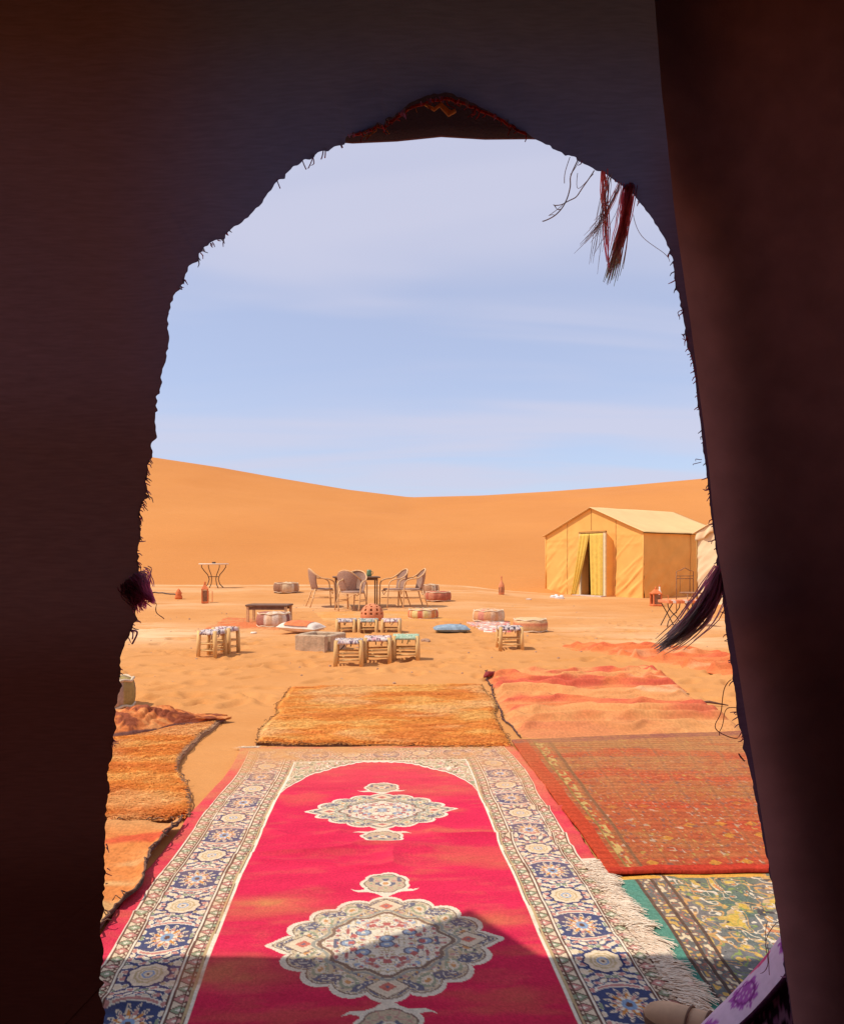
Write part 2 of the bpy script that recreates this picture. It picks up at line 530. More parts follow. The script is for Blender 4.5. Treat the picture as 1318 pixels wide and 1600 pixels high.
RED, BLUE, CREAM, WHITE, TAN = (.66, .026, .075), (.065, .08, .165), (.78, .61, .41), (.84, .72, .54), (.56, .39, .20)
PINK, GREEN, ORNG, BROWN, LBLUE, DBLUE = (.58, .26, .21), (.30, .33, .20), (.66, .27, .07), (.16, .075, .055), (.25, .36, .50), (.03, .04, .12)
SANDC = (.60, .28, .10)

def persian(U, V):
    hw = .80
    U = U + .004 * (fbm(V * 9, U * 9, 2, 2) - .5); V = V + .006 * (fbm(U * 8, V * 8, 6, 2) - .5)
    eu = hw - np.abs(U); ev = V + .07
    side = eu < ev
    e = np.minimum(eu, ev)
    tpos = np.where(side, V, U + .5)
    C = np.zeros(U.shape + (3,)); C[:] = RED
    lum = fbm(U * 4, V * 16, 44, 4)
    C *= (.84 + .32 * lum)[..., None]
    C = mixc(C, (.62, .10, .07), smooth(.55, .75, fbm(U * 3 + 3, V * 11, 52, 4)) * .55)
    # ---- guards
    def guard(e0, e1):
        nonlocal C
        w = e1 - e0; s = (e - e0) / w
        inb = (e > e0) & (e < e1)
        C = mixc(C, CREAM, inb)
        ph = (tpos / .042) % 2.0; k = ph % 1.0 - .5
        tri = np.abs(k) * .9 + np.abs(s - .5) * .9
        alt = ph < 1
        C = mixc(C, PINK, inb & (tri < .36) & alt); C = mixc(C, GREEN, inb & (tri < .36) & ~alt)
        C = mixc(C, BROWN, inb & (np.abs(tri - .38) < .05))
        C = mixc(C, WHITE, inb & (tri < .12))
        zig = np.abs(((tpos / .042) % 1.0) - .5) * .5 + .18
        C = mixc(C, BROWN, inb & (np.abs(s - zig - .35) < .06) & (tri > .42))
        for a, c in ((.04, WHITE), (.13, BROWN), (.90, BROWN), (.97, WHITE)):
            C = mixc(C, c, inb & (np.abs(s - a) < .05))
    guard(.055, .112); guard(.272, .335)
    C = mixc(C, TAN, (e > .318) & (e < .326)); C = mixc(C, BROWN, (e > .307) & (e < .311))
    C = mixc(C, WHITE, (e > .327) & (e < .337))
    # ---- main border
    b0, b1 = .112, .272
    inb = (e > b0) & (e < b1)
    C = mixc(C, BLUE, inb)
    a = e - (b0 + b1) / 2
    tt = ((tpos - 1.94 + .2) % .4) - .2
    tp = ((tpos - 1.94) % .4) - .2
    wob = .006 * np.sin(tpos * 37)
    def ell(x, y, rx, ry, rot, fill, line=WHITE, aa=None, t_=None, lw=.35):
        nonlocal C
        A = (a if aa is None else aa); T = (tt if t_ is None else t_)
        dx_, dy_ = A - x, T - y
        u = dx_ * cos(rot) + dy_ * sin(rot); v = -dx_ * sin(rot) + dy_ * cos(rot)
        q = (u / rx) ** 2 + (v / ry) ** 2
        C = mixc(C, line, inb & (q < 1)); C = mixc(C, fill, inb & (q < 1 - lw))
    A2 = np.abs(a); T2 = np.abs(tt); P2 = np.abs(tp)
    # leaves in mirrored sets round each rosette
    for (x, y, rx, ry, ro, c) in ((.060, .014, .014, .010, .3, PINK), (.066, .048, .012, .016, .5, CREAM), (.030, .066, .013, .009, -.5, PINK), (.050, .078, .018, .008, .4, CREAM),
                                  (.010, .074, .011, .008, 0, GREEN), (.070, .088, .008, .012, .2, PINK), (.028, .092, .014, .008, .7, WHITE), (.048, .046, .010, .008, 1, TAN),
                                  (.072, .002, .006, .010, 0, CREAM), (.006, .092, .008, .007, 0, PINK),
                                  (.018, .108, .012, .007, .3, CREAM), (.046, .104, .013, .007, -.3, PINK), (.068, .110, .008, .010, 0, CREAM), (.072, .066, .006, .008, 0, GREEN), (.070, .134, .008, .012, 0, PINK), (.072, .168, .007, .012, 0, CREAM), (.070, .194, .006, .008, 0, GREEN), (.016, .060, .007, .006, 0, CREAM)):
        ell(x, y, rx, ry, ro, c, WHITE if c is not WHITE else TAN, aa=A2, t_=T2)
    # palmette: a flame of petals
    rr = np.hypot(a / .060, tp / .072); th = np.arctan2(tp, a)
    pet = .80 + .20 * np.cos(th * 14)
    m = inb & (rr < pet)
    C = mixc(C, CREAM, m); C = mixc(C, ORNG, inb & (rr < pet * .72) & (np.cos(th * 7) > -.1))
    C = mixc(C, PINK, inb & (rr < pet * .72) & (np.cos(th * 7) < -.55))
    C = mixc(C, WHITE, inb & (rr < .48) & (np.cos(th * 10) > 0)); C = mixc(C, LBLUE, inb & (rr < .3)); C = mixc(C, BROWN, inb & (rr < .14))
    C = mixc(C, BLUE, inb & (np.abs(rr - pet * .84) < .04))
    for sg in (-1, 1):
        arc = np.abs(tp - sg * (.085 - 4.5 * a * a)); C = mixc(C, WHITE, inb & (arc < .009) & (A2 < .062)); C = mixc(C, PINK, inb & (arc < .005) & (A2 < .056))
    # rosette
    rr = np.hypot(a / .050, tt / .052); th = np.arctan2(tt, a); sc = 1 + .05 * np.cos(th * 9)
    C = mixc(C, DBLUE, inb & (rr < sc * 1.14)); C = mixc(C, CREAM, inb & (rr < sc))
    C = mixc(C, (.58, .42, .22), inb & (rr < .72 * sc) & (rr > .40)); C = mixc(C, CREAM, inb & (np.abs(rr - .55) < .05)); C = mixc(C, LBLUE, inb & (np.abs(rr - .28) < .05)); C = mixc(C, BROWN, inb & (rr < .08))
    for ee in (.114, .270): C = mixc(C, BROWN, np.abs(e - ee) < .0022)
    # ---- field and spandrels
    fld = e > .337
    sp_v = np.array([.27, .28, .33, .39, .51, .62, .71, .85]); sp_u = np.array([0, .106, .18, .25, .36, .41, .447, .47])
    lim = np.interp(np.abs(U), sp_u, sp_v) + .012 * np.abs(np.sin(np.abs(U) * 75))
    sp = fld & (V < lim)
    C = mixc(C, (.60, .45, .27), sp)
    n = vnoise(U * 60, V * 45, 3); n2 = vnoise(U * 55 + 9, V * 40, 8)
    C = mixc(C, GREEN, sp & (n > .72)); C = mixc(C, PINK, sp & (n2 > .76)); C = mixc(C, WHITE, sp & (np.abs(n - .5) < .05)); C = mixc(C, BROWN, sp & (np.abs(n2 - .45) < .035))
    C = mixc(C, WHITE, fld & (np.abs(V - lim) < .010)); C = mixc(C, BROWN, fld & (np.abs(V - lim + .018) < .004))
    # ---- medallions
    def medal(cu, cv, Aw, Bl, p=1.75):
        nonlocal C
        x = (U - cu) / Aw; y = (V - cv) / Bl
        th = np.arctan2(y, x); ax, ay = np.abs(x), np.abs(y)
        r = (ax ** p + ay ** p) ** (1 / p)
        fold = np.minimum(np.abs(th), pi - np.abs(th))
        Ro = .85 + .10 * np.abs(np.sin(8 * th + pi / 2)) ** .7 + .07 * np.exp(-(fold / .06) ** 2)
        q = r / Ro
        C = mixc(C, WHITE, q < 1); C = mixc(C, BROWN, np.abs(q - .935) < .008)
        C = mixc(C, (.62, .47, .29), q < .925)
        band = (q < .91) & (q > .58)
        ph = th * 7 / pi
        f1 = np.abs((ph % 1) - .5); q0 = np.abs(q - .78)
        # flower heads set round the band
        fl = np.hypot(f1 * 2.1, q0 * 6.5)
        C = mixc(C, BLUE, band & (fl < 1.05) & (fl > .86)); C = mixc(C, GREEN, band & (fl < .62)); C = mixc(C, CREAM, band & (fl < .40)); C = mixc(C, ORNG, band & (fl < .20))
        f2 = np.abs(((ph + .5) % 1) - .5)
        curl = np.hypot(f2 * 2.6, (q - .84) * 9)
        C = mixc(C, BLUE, band & (np.abs(curl - .62) < .14)); C = mixc(C, BLUE, band & (curl < .25))
        cu2 = np.hypot(f2 * 3.0, (q - .67) * 10)
        C = mixc(C, TAN, band & (np.abs(cu2 - .6) < .12)); C = mixc(C, PINK, band & (cu2 < .3))
        nn = vnoise(ax * 26, ay * 26, 77)
        C = mixc(C, DBLUE, band & (nn > .84) & (q > .7)); C = mixc(C, ORNG, band & (nn < .10)); C = mixc(C, WHITE, band & (np.abs(nn - .5) < .035))
        # shield motifs at the four ends
        for (sx, sy) in ((.70, 0), (0, .72)):
            dm = np.abs(ax - sx) / .17 + np.abs(ay - sy) / .16
            C = mixc(C, BROWN, dm < 1.05); C = mixc(C, CREAM, dm < .95); C = mixc(C, (.62, .10, .07), dm < .42); C = mixc(C, BLUE, dm < .12)
        Ri = .50 + .05 * np.abs(np.cos(4 * th)) + .02 * np.cos(12 * th)
        qi = r / Ri
        C = mixc(C, BROWN, np.abs(qi - 1.0) < .035); C = mixc(C, (.30, .30, .25), np.abs(qi - 1.09) < .03)
        ins = qi < .965
        C = mixc(C, WHITE, ins)
        nn = vnoise(ax * 24 + 3, ay * 22, 18); n3 = vnoise(ax * 30 + 1, ay * 28 + 4, 29)
        C = mixc(C, PINK, ins & (nn > .70)); C = mixc(C, LBLUE, ins & (n3 > .80)); C = mixc(C, TAN, ins & (np.abs(nn - .42) < .05)); C = mixc(C, BLUE, ins & (n3 < .12)); C = mixc(C, (.45, .05, .06), ins & (nn > .86))
        for (bx, by) in ((.20, .17), (.0, .05), (.33, .0)):
            bq = np.hypot((ax - bx) / .07, (ay - by) / .06)
            C = mixc(C, BLUE, bq < 1); C = mixc(C, LBLUE, bq < .75); C = mixc(C, WHITE, bq < .3)
        C = mixc(C, (.50, .06, .07), np.abs(np.hypot(ax / .30, ay / .33) - 1) < .09 * (np.cos(th * 16) > 0))
    def pend(cu, cv, Aw, Bl, dirn):
        nonlocal C
        x = (U - cu) / Aw; y = (V - cv) / Bl * dirn
        th = np.arctan2(y, x); r = np.hypot(x, y)
        q = r / (.88 + .10 * np.abs(np.cos(3.5 * th + pi / 2)))
        wing = (np.abs(y + .82 - .25 * np.abs(x) + .10 * np.cos(x * 6)) < .24 * (1.35 - np.abs(x))) & (np.abs(x) < 1.3)
        C = mixc(C, WHITE, (q < 1) | wing)
        C = mixc(C, (.58, .44, .27), q < .80)
        nn = vnoise(np.abs(x) * 5.5, y * 5, 5)
        C = mixc(C, BLUE, (q < .80) & (nn > .72)); C = mixc(C, GREEN, (q < .8) & (nn < .2)); C = mixc(C, PINK, (q < .8) & (np.abs(nn - .5) < .05)); C = mixc(C, BROWN, np.abs(q - .82) < .03)
        C = mixc(C, WHITE, r < .22); C = mixc(C, ORNG, r < .12)
    C0 = C.copy()
    for (mv, mu, Aw, Bl) in ((1.075, .012, .325, .245), (2.205, .02, .335, .31)):
        up = mv - Bl - .085; dn = mv + Bl + .075
        pend(mu, up, .088, .085, -1); pend(mu, dn, .090, .085, 1)
        medal(mu, mv, Aw, Bl)
    chg = (np.abs(C - C0).sum(-1) > 1e-6)
    C = mixc(C, (.52, .40, .27), chg * .24)
    # wear, dust blown over the far end, scuffs
    ds = smooth(1.05, .0, V) * (.20 + .70 * fbm(U * 4, V * 4, 71, 4)) * .80
    bord = smooth(.36, .25, e)
    ds = ds * (.55 + .45 * bord) + .50 * bord * smooth(2.6, .6, V) * fbm(U * 14, V * 14, 15, 3)
    C = mixc(C, SANDC, ds)
    for (cu, cv, ru, rv, s) in ((-.36, 1.93, .14, .035, .9), (-.40, 2.36, .16, .05, .6), (.36, 2.1, .12, .04, .4), (.25, 1.35, .25, .03, .35), (-.30, 1.99, .20, .03, .35), (.28, 1.62, .2, .05, .2), (-.42, 2.30, .10, .05, .4), (.3, .8, .25, .1, .3)):
        q = ((U - cu) / ru) ** 2 + ((V - cv) / rv) ** 2
        C = mixc(C, (.60, .20, .08), s * np.exp(-q) * (.4 + fbm(U * 25, V * 30, 81, 3)))
    C = mixc(C, SANDC, .10 * smooth(.5, .8, fbm(U * 9 + 2, V * 24, 91, 5)))
    sel = (U > .742 + .012 * (vnoise(V * 40, V * 0, 6) - .5)) & (V > 1.64)
    C = mixc(C, (.78, .62, .45), sel * (.82 + .18 * (vnoise(U * 20, V * 160, 4) > .4)))
    fine = vnoise(U * 330, V * 260, 99)
    C = C * (.86 + .28 * fine)[..., None]
    return np.clip(C, .004, .85)

def place_persian():
    u = np.linspace(-.80, .80, 540); v = np.linspace(-.06, 3.5, 900)
    U, V = np.meshgrid(u, v)
    C = persian(U, V)
    ax, ay = .9983, .059
    edge = np.abs(U) / .80
    Uw = U + .018 * edge * (fbm(V * 2.2, np.sign(U) * 3 + 5, 4, 2) - .5) * 2 + .012 * np.sin(V * 3.1) * edge
    cx0, cy0 = -.250, 4.30
    Xr = cx0 + Uw * ax + V * ay; Yr = cy0 + Uw * ay * 1.0 - V * ax
    wrk = fbm(Xr * 1.3 + .5 * Yr, Yr * 3.2, 66, 3)
    Zr = gz(Xr, Yr) + .013 + .007 * (fbm(Xr * 6, Yr * 9, 61, 3)) + .022 * np.clip(1 - np.abs(wrk - .5) * 11, 0, 1) ** 1.5 * smooth(.15, .6, V) * smooth(.3, .7, fbm(Xr * 1.1 + 3, Yr * 1.1, 8, 2))
    t_ = thing('persian_rug', (0, 0, 0), 0, 'long red rug with cream medallions and blue floral borders at the tent door', 'rug')
    o = sheet('knotted_pile', Xr, Yr, Zr, C, M_RUG, .012, t_)
    # cream fringe along its right-hand side, nearest the door, and a little at the far left corner
    mb_v = []; mb_q = []; mb_c = []
    r = np.random.default_rng(3)
    def strand(x, y, ang, ln, z0, c, w=.0013):
        n = 4; k0 = len(mb_v)
        bend = r.normal(0, .35); arch_h = .004 * abs(r.normal(.6, .4))
        px_, py_ = x, y
        for i in range(n + 1):
            f = i / n; a2 = ang + bend * f
            nx_, ny_ = -sin(a2), cos(a2)
            zz = z0 + arch_h * sin(f * pi) - .006 * f
            mb_v.append((px_ + nx_ * w, py_ + ny_ * w, zz)); mb_v.append((px_ - nx_ * w, py_ - ny_ * w, zz)); mb_c.append(c); mb_c.append(c)
            px_ += cos(a2) * ln / n; py_ += sin(a2) * ln / n
        for i in range(n): mb_q.append((k0 + 2 * i, k0 + 2 * i + 1, k0 + 2 * i + 3, k0 + 2 * i + 2))
    for k in range(3000):
        vv = r.uniform(1.68, 3.0)
        uu = .775 - abs(r.normal(0, .03)); x = cx0 + uu * ax + vv * ay; y = cy0 + uu * ay - vv * ax
        clump = .55 + .9 * vnoise(vv * 26, 0, 7)
        c = np.array(r.choice([0, 1, 2], p=[.6, .25, .15]))
        c = [(.86, .70, .52), (.80, .60, .42), (.72, .50, .34)][int(c)]
        strand(x, y, r.normal(-.15 + 1.1 * (vnoise(vv * 24, 3, 2) - .5), .16), r.uniform(.03, .062) * clump, gzf(x, y) + .026, c)
    for k in range(160):
        uu = -.80 + r.uniform(-.0, .10); x = cx0 + uu * ax - .05 * ay; y = cy0 + uu * ay + .05 * ax
        strand(x, y, r.normal(2.2, .5), r.uniform(.03, .07), gzf(x, y) + .018, (.72, .54, .36))
    f = np_mesh('fringe', mb_v, mb_q, M_FRINGE, t_, np.array(mb_c))
    tag(f, 'loose cream fringe', kind='stuff')
place_persian()

def strands_on(name, X, Y, Z, parent, n, length, colf, seed, lean=(0, -1), w=.0028, spread=.9, lift=.14, smax=1.0):
    """thousands of short wool locks scattered over a rug surface"""
    r = np.random.default_rng(seed)
    ny, nx = X.shape
    i = r.uniform(0, ny - 1.001, n); j = r.uniform(0, (nx - 1.001) * smax, n)
    i0, j0 = i.astype(int), j.astype(int)
    bx, by, bz = X[i0, j0], Y[i0, j0], Z[i0, j0]
    fi, fj = (i - i0), (j - j0)
    bx = bx + fj * (X[i0, j0 + 1] - bx) + fi * (X[i0 + 1, j0] - bx); by = by + fi * (Y[i0 + 1, j0] - by) + fj * (Y[i0, j0 + 1] - by)
    ang = math.atan2(lean[1], lean[0]) + r.normal(0, spread, n)
    L = length * r.uniform(.5, 1.3, n)
    dx_, dy_ = np.cos(ang) * L, np.sin(ang) * L
    nxv, nyv = -np.sin(ang) * w, np.cos(ang) * w
    h = L * lift * r.uniform(.3, 1.0, n)
    P = np.zeros((n, 5, 3))
    P[:, 0] = np.stack([bx + nxv, by + nyv, bz], -1); P[:, 1] = np.stack([bx - nxv, by - nyv, bz], -1)
    P[:, 2] = np.stack([bx + dx_ * .55 - nxv * .8, by + dy_ * .55 - nyv * .8, bz + h], -1); P[:, 3] = np.stack([bx + dx_ * .55 + nxv * .8, by + dy_ * .55 + nyv * .8, bz + h], -1)
    P[:, 4] = np.stack([bx + dx_, by + dy_, bz + h * .55], -1)
    base = np.arange(n)[:, None] * 5
    T = np.concatenate([base + np.array([[0, 1, 2]]), base + np.array([[0, 2, 3]]), base + np.array([[3, 2, 4]])])
    S, Tt = j / (nx - 1), i / (ny - 1)
    C = colf(S, Tt, bx, by) * r.uniform(.85, 1.15, (n, 1))
    C = np.repeat(C[:, None, :], 5, 1); C[:, 4] *= 1.05
    o = np_mesh(name, P.reshape(-1, 3), T, M_PILE, parent, C.reshape(-1, 3), sm=False)
    tag(o, kind='stuff')
    return o

def shag_col(S, T, x, y):
    C = np.zeros(np.shape(S) + (3,)); C[:] = (.80, .315, .065)
    n = fbm(x * 2.6, y * 6, 5, 4); n2 = fbm(x * 1.6 + 7, y * 3, 15, 3)
    C = mixc(C, (.82, .44, .12), smooth(.50, .70, n)); C = mixc(C, (.74, .25, .055), smooth(.48, .30, n)); C = mixc(C, (.82, .47, .18), smooth(.55, .75, n2) * .8)
    return C

# orange shag rug beyond the red one
def shag_rug(name, corners, label, seed, nstr, sag=.0, lean=(-.2, -1), smax=1.0, tint=(1, 1, 1)):
    S, T, X, Y = rug_quad(corners, 130, 150, .035, seed)
    rim = np.minimum(np.minimum(S, 1 - S), np.minimum(T, 1 - T))
    Z = gz(X, Y) + .022 + .010 * fbm(X * 4, Y * 6, seed, 3) + .008 * fbm(X * 16, Y * 20, seed + 3, 2) - .016 * smooth(.03, 0, rim)
    C = shag_col(S, T, X, Y) * (.7 + .3 * smooth(0, .012, rim))[..., None]
    C = mixc(C, (.20, .10, .06), smooth(.012, .002, rim))
    if smax < 1: C = mixc(C, (.50, .27, .14), smooth(smax - .01, smax + .01, S))
    t_ = thing(name, (0, 0, 0), 0, label, 'rug')
    sheet('woven_back', X, Y, Z, C, M_RUGC, .022, t_)
    strands_on('shaggy_pile', X, Y, Z, t_, nstr, .030, lambda s, t, x, y: shag_col(s, t, x, y) * np.array(tint), seed, lean=lean, smax=smax)
    return t_, X, Y, Z
t_, X, Y, Z = shag_rug('shag_rug', [G(452, 1076), G(757, 1073), G(800, 1172), G(400, 1166)], 'orange shaggy rug lying beyond the far end of the red rug', 4, 42000)
# dark twist of yarn round its edge
def edge_yarn(parent, X, Y, Z, seed, skip=(), r=.006, col=(.10, .05, .04)):
    mb = MB(); rr = random.Random(seed)
    for nm, sl in (('n', (-1, slice(None, None, 3))), ('f', (0, slice(None, None, 3))), ('l', (slice(None, None, 3), 0)), ('r', (slice(None, None, 3), -1))):
        if nm in skip: continue
        p = [(a + rr.gauss(0, .004), b + rr.gauss(0, .005), c + .004 + rr.gauss(0, .004)) for a, b, c in zip(X[sl], Y[sl], Z[sl])]
        mb.tube(p, r, 5, col)
        for q in p:
            if rr.random() < .14:
                a = rr.uniform(0, 2 * pi); mb.tube([q, (q[0] + .02 * cos(a), q[1] + .015 * sin(a), q[2] + .012), (q[0] + .028 * cos(a + .8), q[1] + .02 * sin(a + .8), q[2] + .002)], .002, 4, col)
    return mb.build('edge_binding', M_YARN, parent, True)
edge_yarn(t_, X, Y, Z, 5, skip=('f',), r=.003, col=(.26, .12, .05))

t_, X, Y, Z = shag_rug('shag_rug', [G(60, 1140), G(350, 1126), G(306, 1284), G(40, 1305)], 'curling orange shaggy rug at the left edge of the doorway', 9, 34000, lean=(.5, -1), smax=.978, tint=(.96, .80, .72))
# bend its right edge in the middle (the real outline bows inwards)
def bow(o, fn):
    for ch in o.children:
        n = len(ch.data.vertices); co = np.empty(n * 3, np.float32); ch.data.vertices.foreach_get('co', co); co = co.reshape(-1, 3)
        fn(co); ch.data.vertices.foreach_set('co', co.ravel()); ch.data.update()
yT, yB = G(350, 1126)[1], G(306, 1284)[1]
xE = G(306, 1284)[0]
def bow_fn(co):
    w = smooth(-2.6, -1.2, co[:, 0])
    f = np.clip((co[:, 1] - yB) / (yT - yB), 0, 1)
    co[:, 0] -= w * .20 * np.sin(pi * np.clip(f, 0, 1)) ** 1.2 * (1 - .2 * f)
    co[:, 2] += w * .008 * smooth(.25, 0, np.abs(f - .45))
bow(t_, bow_fn)
Xb, Yb = X.copy(), Y.copy(); Zb = Z.copy()
tmp = np.stack([X, Y, Z], -1).reshape(-1, 3).astype(np.float64); bow_fn(tmp)
Xb, Yb, Zb = tmp[:, 0].reshape(X.shape), tmp[:, 1].reshape(X.shape), tmp[:, 2].reshape(X.shape)
mb = MB()
edge_yarn(t_, Xb, Yb, Zb, 6, skip=('f', 'l'), r=.003, col=(.24, .13, .08))

# flat woven rugs
def flat_rug(name, corners, colf, label, seed, nx=200, ny=200, wob=.02, zoff=.012, fold=.0, foldf=None, m=None, th=.012, extra=None):
    S, T, X, Y = rug_quad(corners, nx, ny, wob, seed)
    Z = gz(X, Y) + zoff + .005 * fbm(X * 7, Y * 7, seed, 3)
    if foldf is not None: Z = Z + foldf(S, T, X, Y)
    t_ = thing(name, (0, 0, 0), 0, label, 'rug')
    sheet('woven_cloth', X, Y, Z, colf(S, T, X, Y), m or M_RUGC, th, t_)
    return t_, S, T, X, Y, Z

def orange_cloth(S, T, x, y):
    C = np.zeros(S.shape + (3,)); C[:] = (.66, .22, .06)
    n = fbm(x * 2, y * 7, 41, 4)
    C = mixc(C, (.66, .36, .14), smooth(.52, .7, n)); C = mixc(C, (.60, .10, .04), smooth(.42, .25, n)); C = mixc(C, SANDC, smooth(.16, .0, T) * .8)
    C = mixc(C, (.12, .07, .06), smooth(.985, .995, S))
    return C * (.85 + .3 * vnoise(x * 180, y * 120, 3))[..., None]
t_, S, T, X, Y, Z = flat_rug('flatweave_rug', [G(30, 1302), G(284, 1296), G(128, 1510), G(-60, 1510)], orange_cloth, 'faded orange flatweave rug between the left shaggy rug and the red rug', 12, 180, 180, .035, .026,
         foldf=lambda s, t, x, y: .02 * np.maximum(0, fbm(s * 3, t * 7, 5, 3) - .42) * 2 + .028 * smooth(.93, .99, s) * fbm(t * 9, s, 8, 2))
edge_yarn(t_, X, Y, Z, 8, skip=('l', 'n', 'f'), r=.0035, col=(.18, .10, .07))

# blanket bunched up along the far edge of that rug
def blanket_col(S, T, x, y):
    C = np.zeros(S.shape + (3,)); C[:] = (.58, .17, .05)
    n = fbm(x * 7, y * 16, 4, 4)
    C = mixc(C, (.28, .075, .035), smooth(.52, .62, n)); C = mixc(C, (.68, .27, .09), smooth(.46, .30, n)); C = mixc(C, (.20, .09, .07), (T > .95) | (T < .03))
    return C * (.8 + .4 * vnoise(x * 150, y * 110, 3))[..., None]
def blanket_fold(s, t, x, y):
    hump = np.sin(np.clip(t, 0, 1) * pi) ** .7 * (.085 * smooth(1.02, .55, s) + .02) * (.55 + .9 * fbm(s * 7, t * 2, 5, 2))
    w = fbm(s * 9, t * 3, 12, 3)
    crease = np.abs(np.sin(t * 9 + s * 6 + 11 * w)) ** .6
    return hump * (.72 + .28 * crease) + .012 * (fbm(x * 22, y * 22, 6, 2) - .5) * smooth(0, .1, t) * smooth(1, .9, t) - .01
t_, S, T, X, Y, Z = flat_rug('bunched_blanket', [G(90, 1130), G(346, 1122), G(352, 1133), G(90, 1172)], blanket_col, 'orange brown blanket bunched up along the top of the left shaggy rug', 13, 190, 60, .06, .03, foldf=blanket_fold)
t_['category'] = 'blanket'

def kilim(S, T, x, y):
    C = np.zeros(S.shape + (3,)); C[:] = (.56, .14, .05)
    C = mixc(C, (.56, .26, .10), smooth(.75, .15, T) * .55)
    w = S * 11; k = T * 16
    n = vnoise(x * 75, y * 65, 5); n2 = vnoise(x * 80, y * 60, 25)
    C = mixc(C, (.50, .20, .07), smooth(.5, .7, fbm(x * 2, y * 6, 3, 4)) * .8); C = mixc(C, (.62, .10, .04), smooth(.5, .72, fbm(x * 3 + 4, y * 8, 33, 3)) * .9)
    fx = np.abs((w % 1) - .5); fy = np.abs((k % 1) - .5)
    lozenge = fx + fy
    C = mixc(C, (.40, .05, .03), (lozenge < .42) * .30); C = mixc(C, (.70, .30, .05), (lozenge < .22) * (.10 + .75 * smooth(.5, .9, T)) * (vnoise(np.floor(w) * 1.0, np.floor(k) * 1.0, 4) > .5))
    C = mixc(C, (.34, .13, .06), (np.abs(((w + .5) % 1) - .5) < .045) * .45)
    C = mixc(C, (.68, .52, .34), (n > .88) * (.15 + .5 * smooth(.3, .9, T))); C = mixc(C, (.25, .12, .09), (n2 > .82) * .7); C = mixc(C, (.62, .40, .10), (n2 < .12) * .6)
    b = (S < .075)
    C = mixc(C, (.62, .075, .03), S < .040)
    C = mixc(C, (.36, .19, .06), (S > .053) & (S < .06)); C = mixc(C, (.66, .42, .14), (S > .057) & (S < .081) & (vnoise(x * 70, y * 40, 9) > .62))
    C = mixc(C, (.30, .13, .06), (np.abs(S - .10) < .005))
    far = T < .05
    C = mixc(C, (.34, .09, .08), far * (.5 + .5 * (vnoise(x * 50, y * 50, 12) > .5)))
    C = mixc(C, (.62, .06, .03), T > .978 + .02 * (fbm(x * 9, y * 0, 3, 2) - .5))
    C = mixc(C, SANDC, smooth(.8, .0, T) * .42 * fbm(x * 4, y * 4, 55, 4) * 1.6)
    C = C * (1 - .12 * (np.sin(y * 130) > .2))[..., None]
    return C * (.62 + .36 * vnoise(x * 200, y * 160, 6))[..., None]
t_, S, T, X, Y, Z = flat_rug('kilim_rug', [G(800, 1164), G(1330, 1143), G(1500, 1370), G(952, 1374)], kilim, 'rust red patterned rug lying to the right of the red rug', 15, 420, 330, .012, .028,
         foldf=lambda s, t, x, y: .008 * np.maximum(0, fbm(s * 3, t * 9, 15, 3) - .5))

def green_rug(S, T, x, y):
    C = np.zeros(S.shape + (3,)); C[:] = (.10, .155, .125)
    C = mixc(C, (.17, .17, .165), smooth(.42, .62, fbm(x * 5, y * 5, 8, 3)))
    wx = x + .05 * (fbm(x * 9, y * 9, 3, 2) - .5); wy = y + .05 * (fbm(x * 9 + 4, y * 9, 4, 2) - .5)
    # scrolling stems and blossoms
    n = vnoise(wx * 36, wy * 32, 14); ring = np.abs(n - .60)
    C = mixc(C, (.60, .32, .12), ring < .05); C = mixc(C, (.56, .38, .20), n > .80); C = mixc(C, (.62, .40, .08), n > .88)
    n2 = vnoise(wx * 40 + 9, wy * 35 + 3, 24)
    C = mixc(C, (.74, .60, .42), np.abs(n2 - .22) < .03); C = mixc(C, (.58, .38, .10), n2 > .87); C = mixc(C, (.58, .22, .10), (n2 < .09)); C = mixc(C, (.24, .30, .10), np.abs(n2 - .70) < .03)
    n3 = vnoise(wx * 60, wy * 46, 34)
    C = mixc(C, (.72, .60, .44), n3 > .88); C = mixc(C, (.05, .06, .07), n3 < .10)
    # borders: teal edge, then a narrow band of small leaves
    C = mixc(C, (.06, .25, .185), S < .085)
    for s0, s1 in ((.065, .16), (.52, .62)):
        b = (S > s0) & (S < s1)
        C = mixc(C, (.13, .14, .13), b)
        q = vnoise(x * 80, y * 60, 44)
        C = mixc(C, (.70, .55, .34), b & (q > .70)); C = mixc(C, (.60, .36, .10), b & (q < .22)); C = mixc(C, (.35, .14, .10), b & (np.abs(q - .5) < .05))
        for ss in (s0, s1, (s0 + s1) / 2): C = mixc(C, (.09, .06, .05), np.abs(S - ss) < .006)
    C = mixc(C, (.70, .36, .06), (T < .03) & (vnoise(x * 30, y * 30, 3) > .35))
    C = mixc(C, SANDC, .25 * fbm(x * 6, y * 6, 77, 4) * smooth(1, 0, T))
    return C * (.80 + .4 * vnoise(x * 260, y * 220, 6))[..., None]
t_, S, T, X, Y, Z = flat_rug('floral_rug', [G(962, 1376), G(1420, 1366), G(1700, 1640), G(1130, 1640)], green_rug, 'green rug with yellow scrollwork, teal edge, beside the fringe of the red rug', 18, 420, 330, .008, .013)

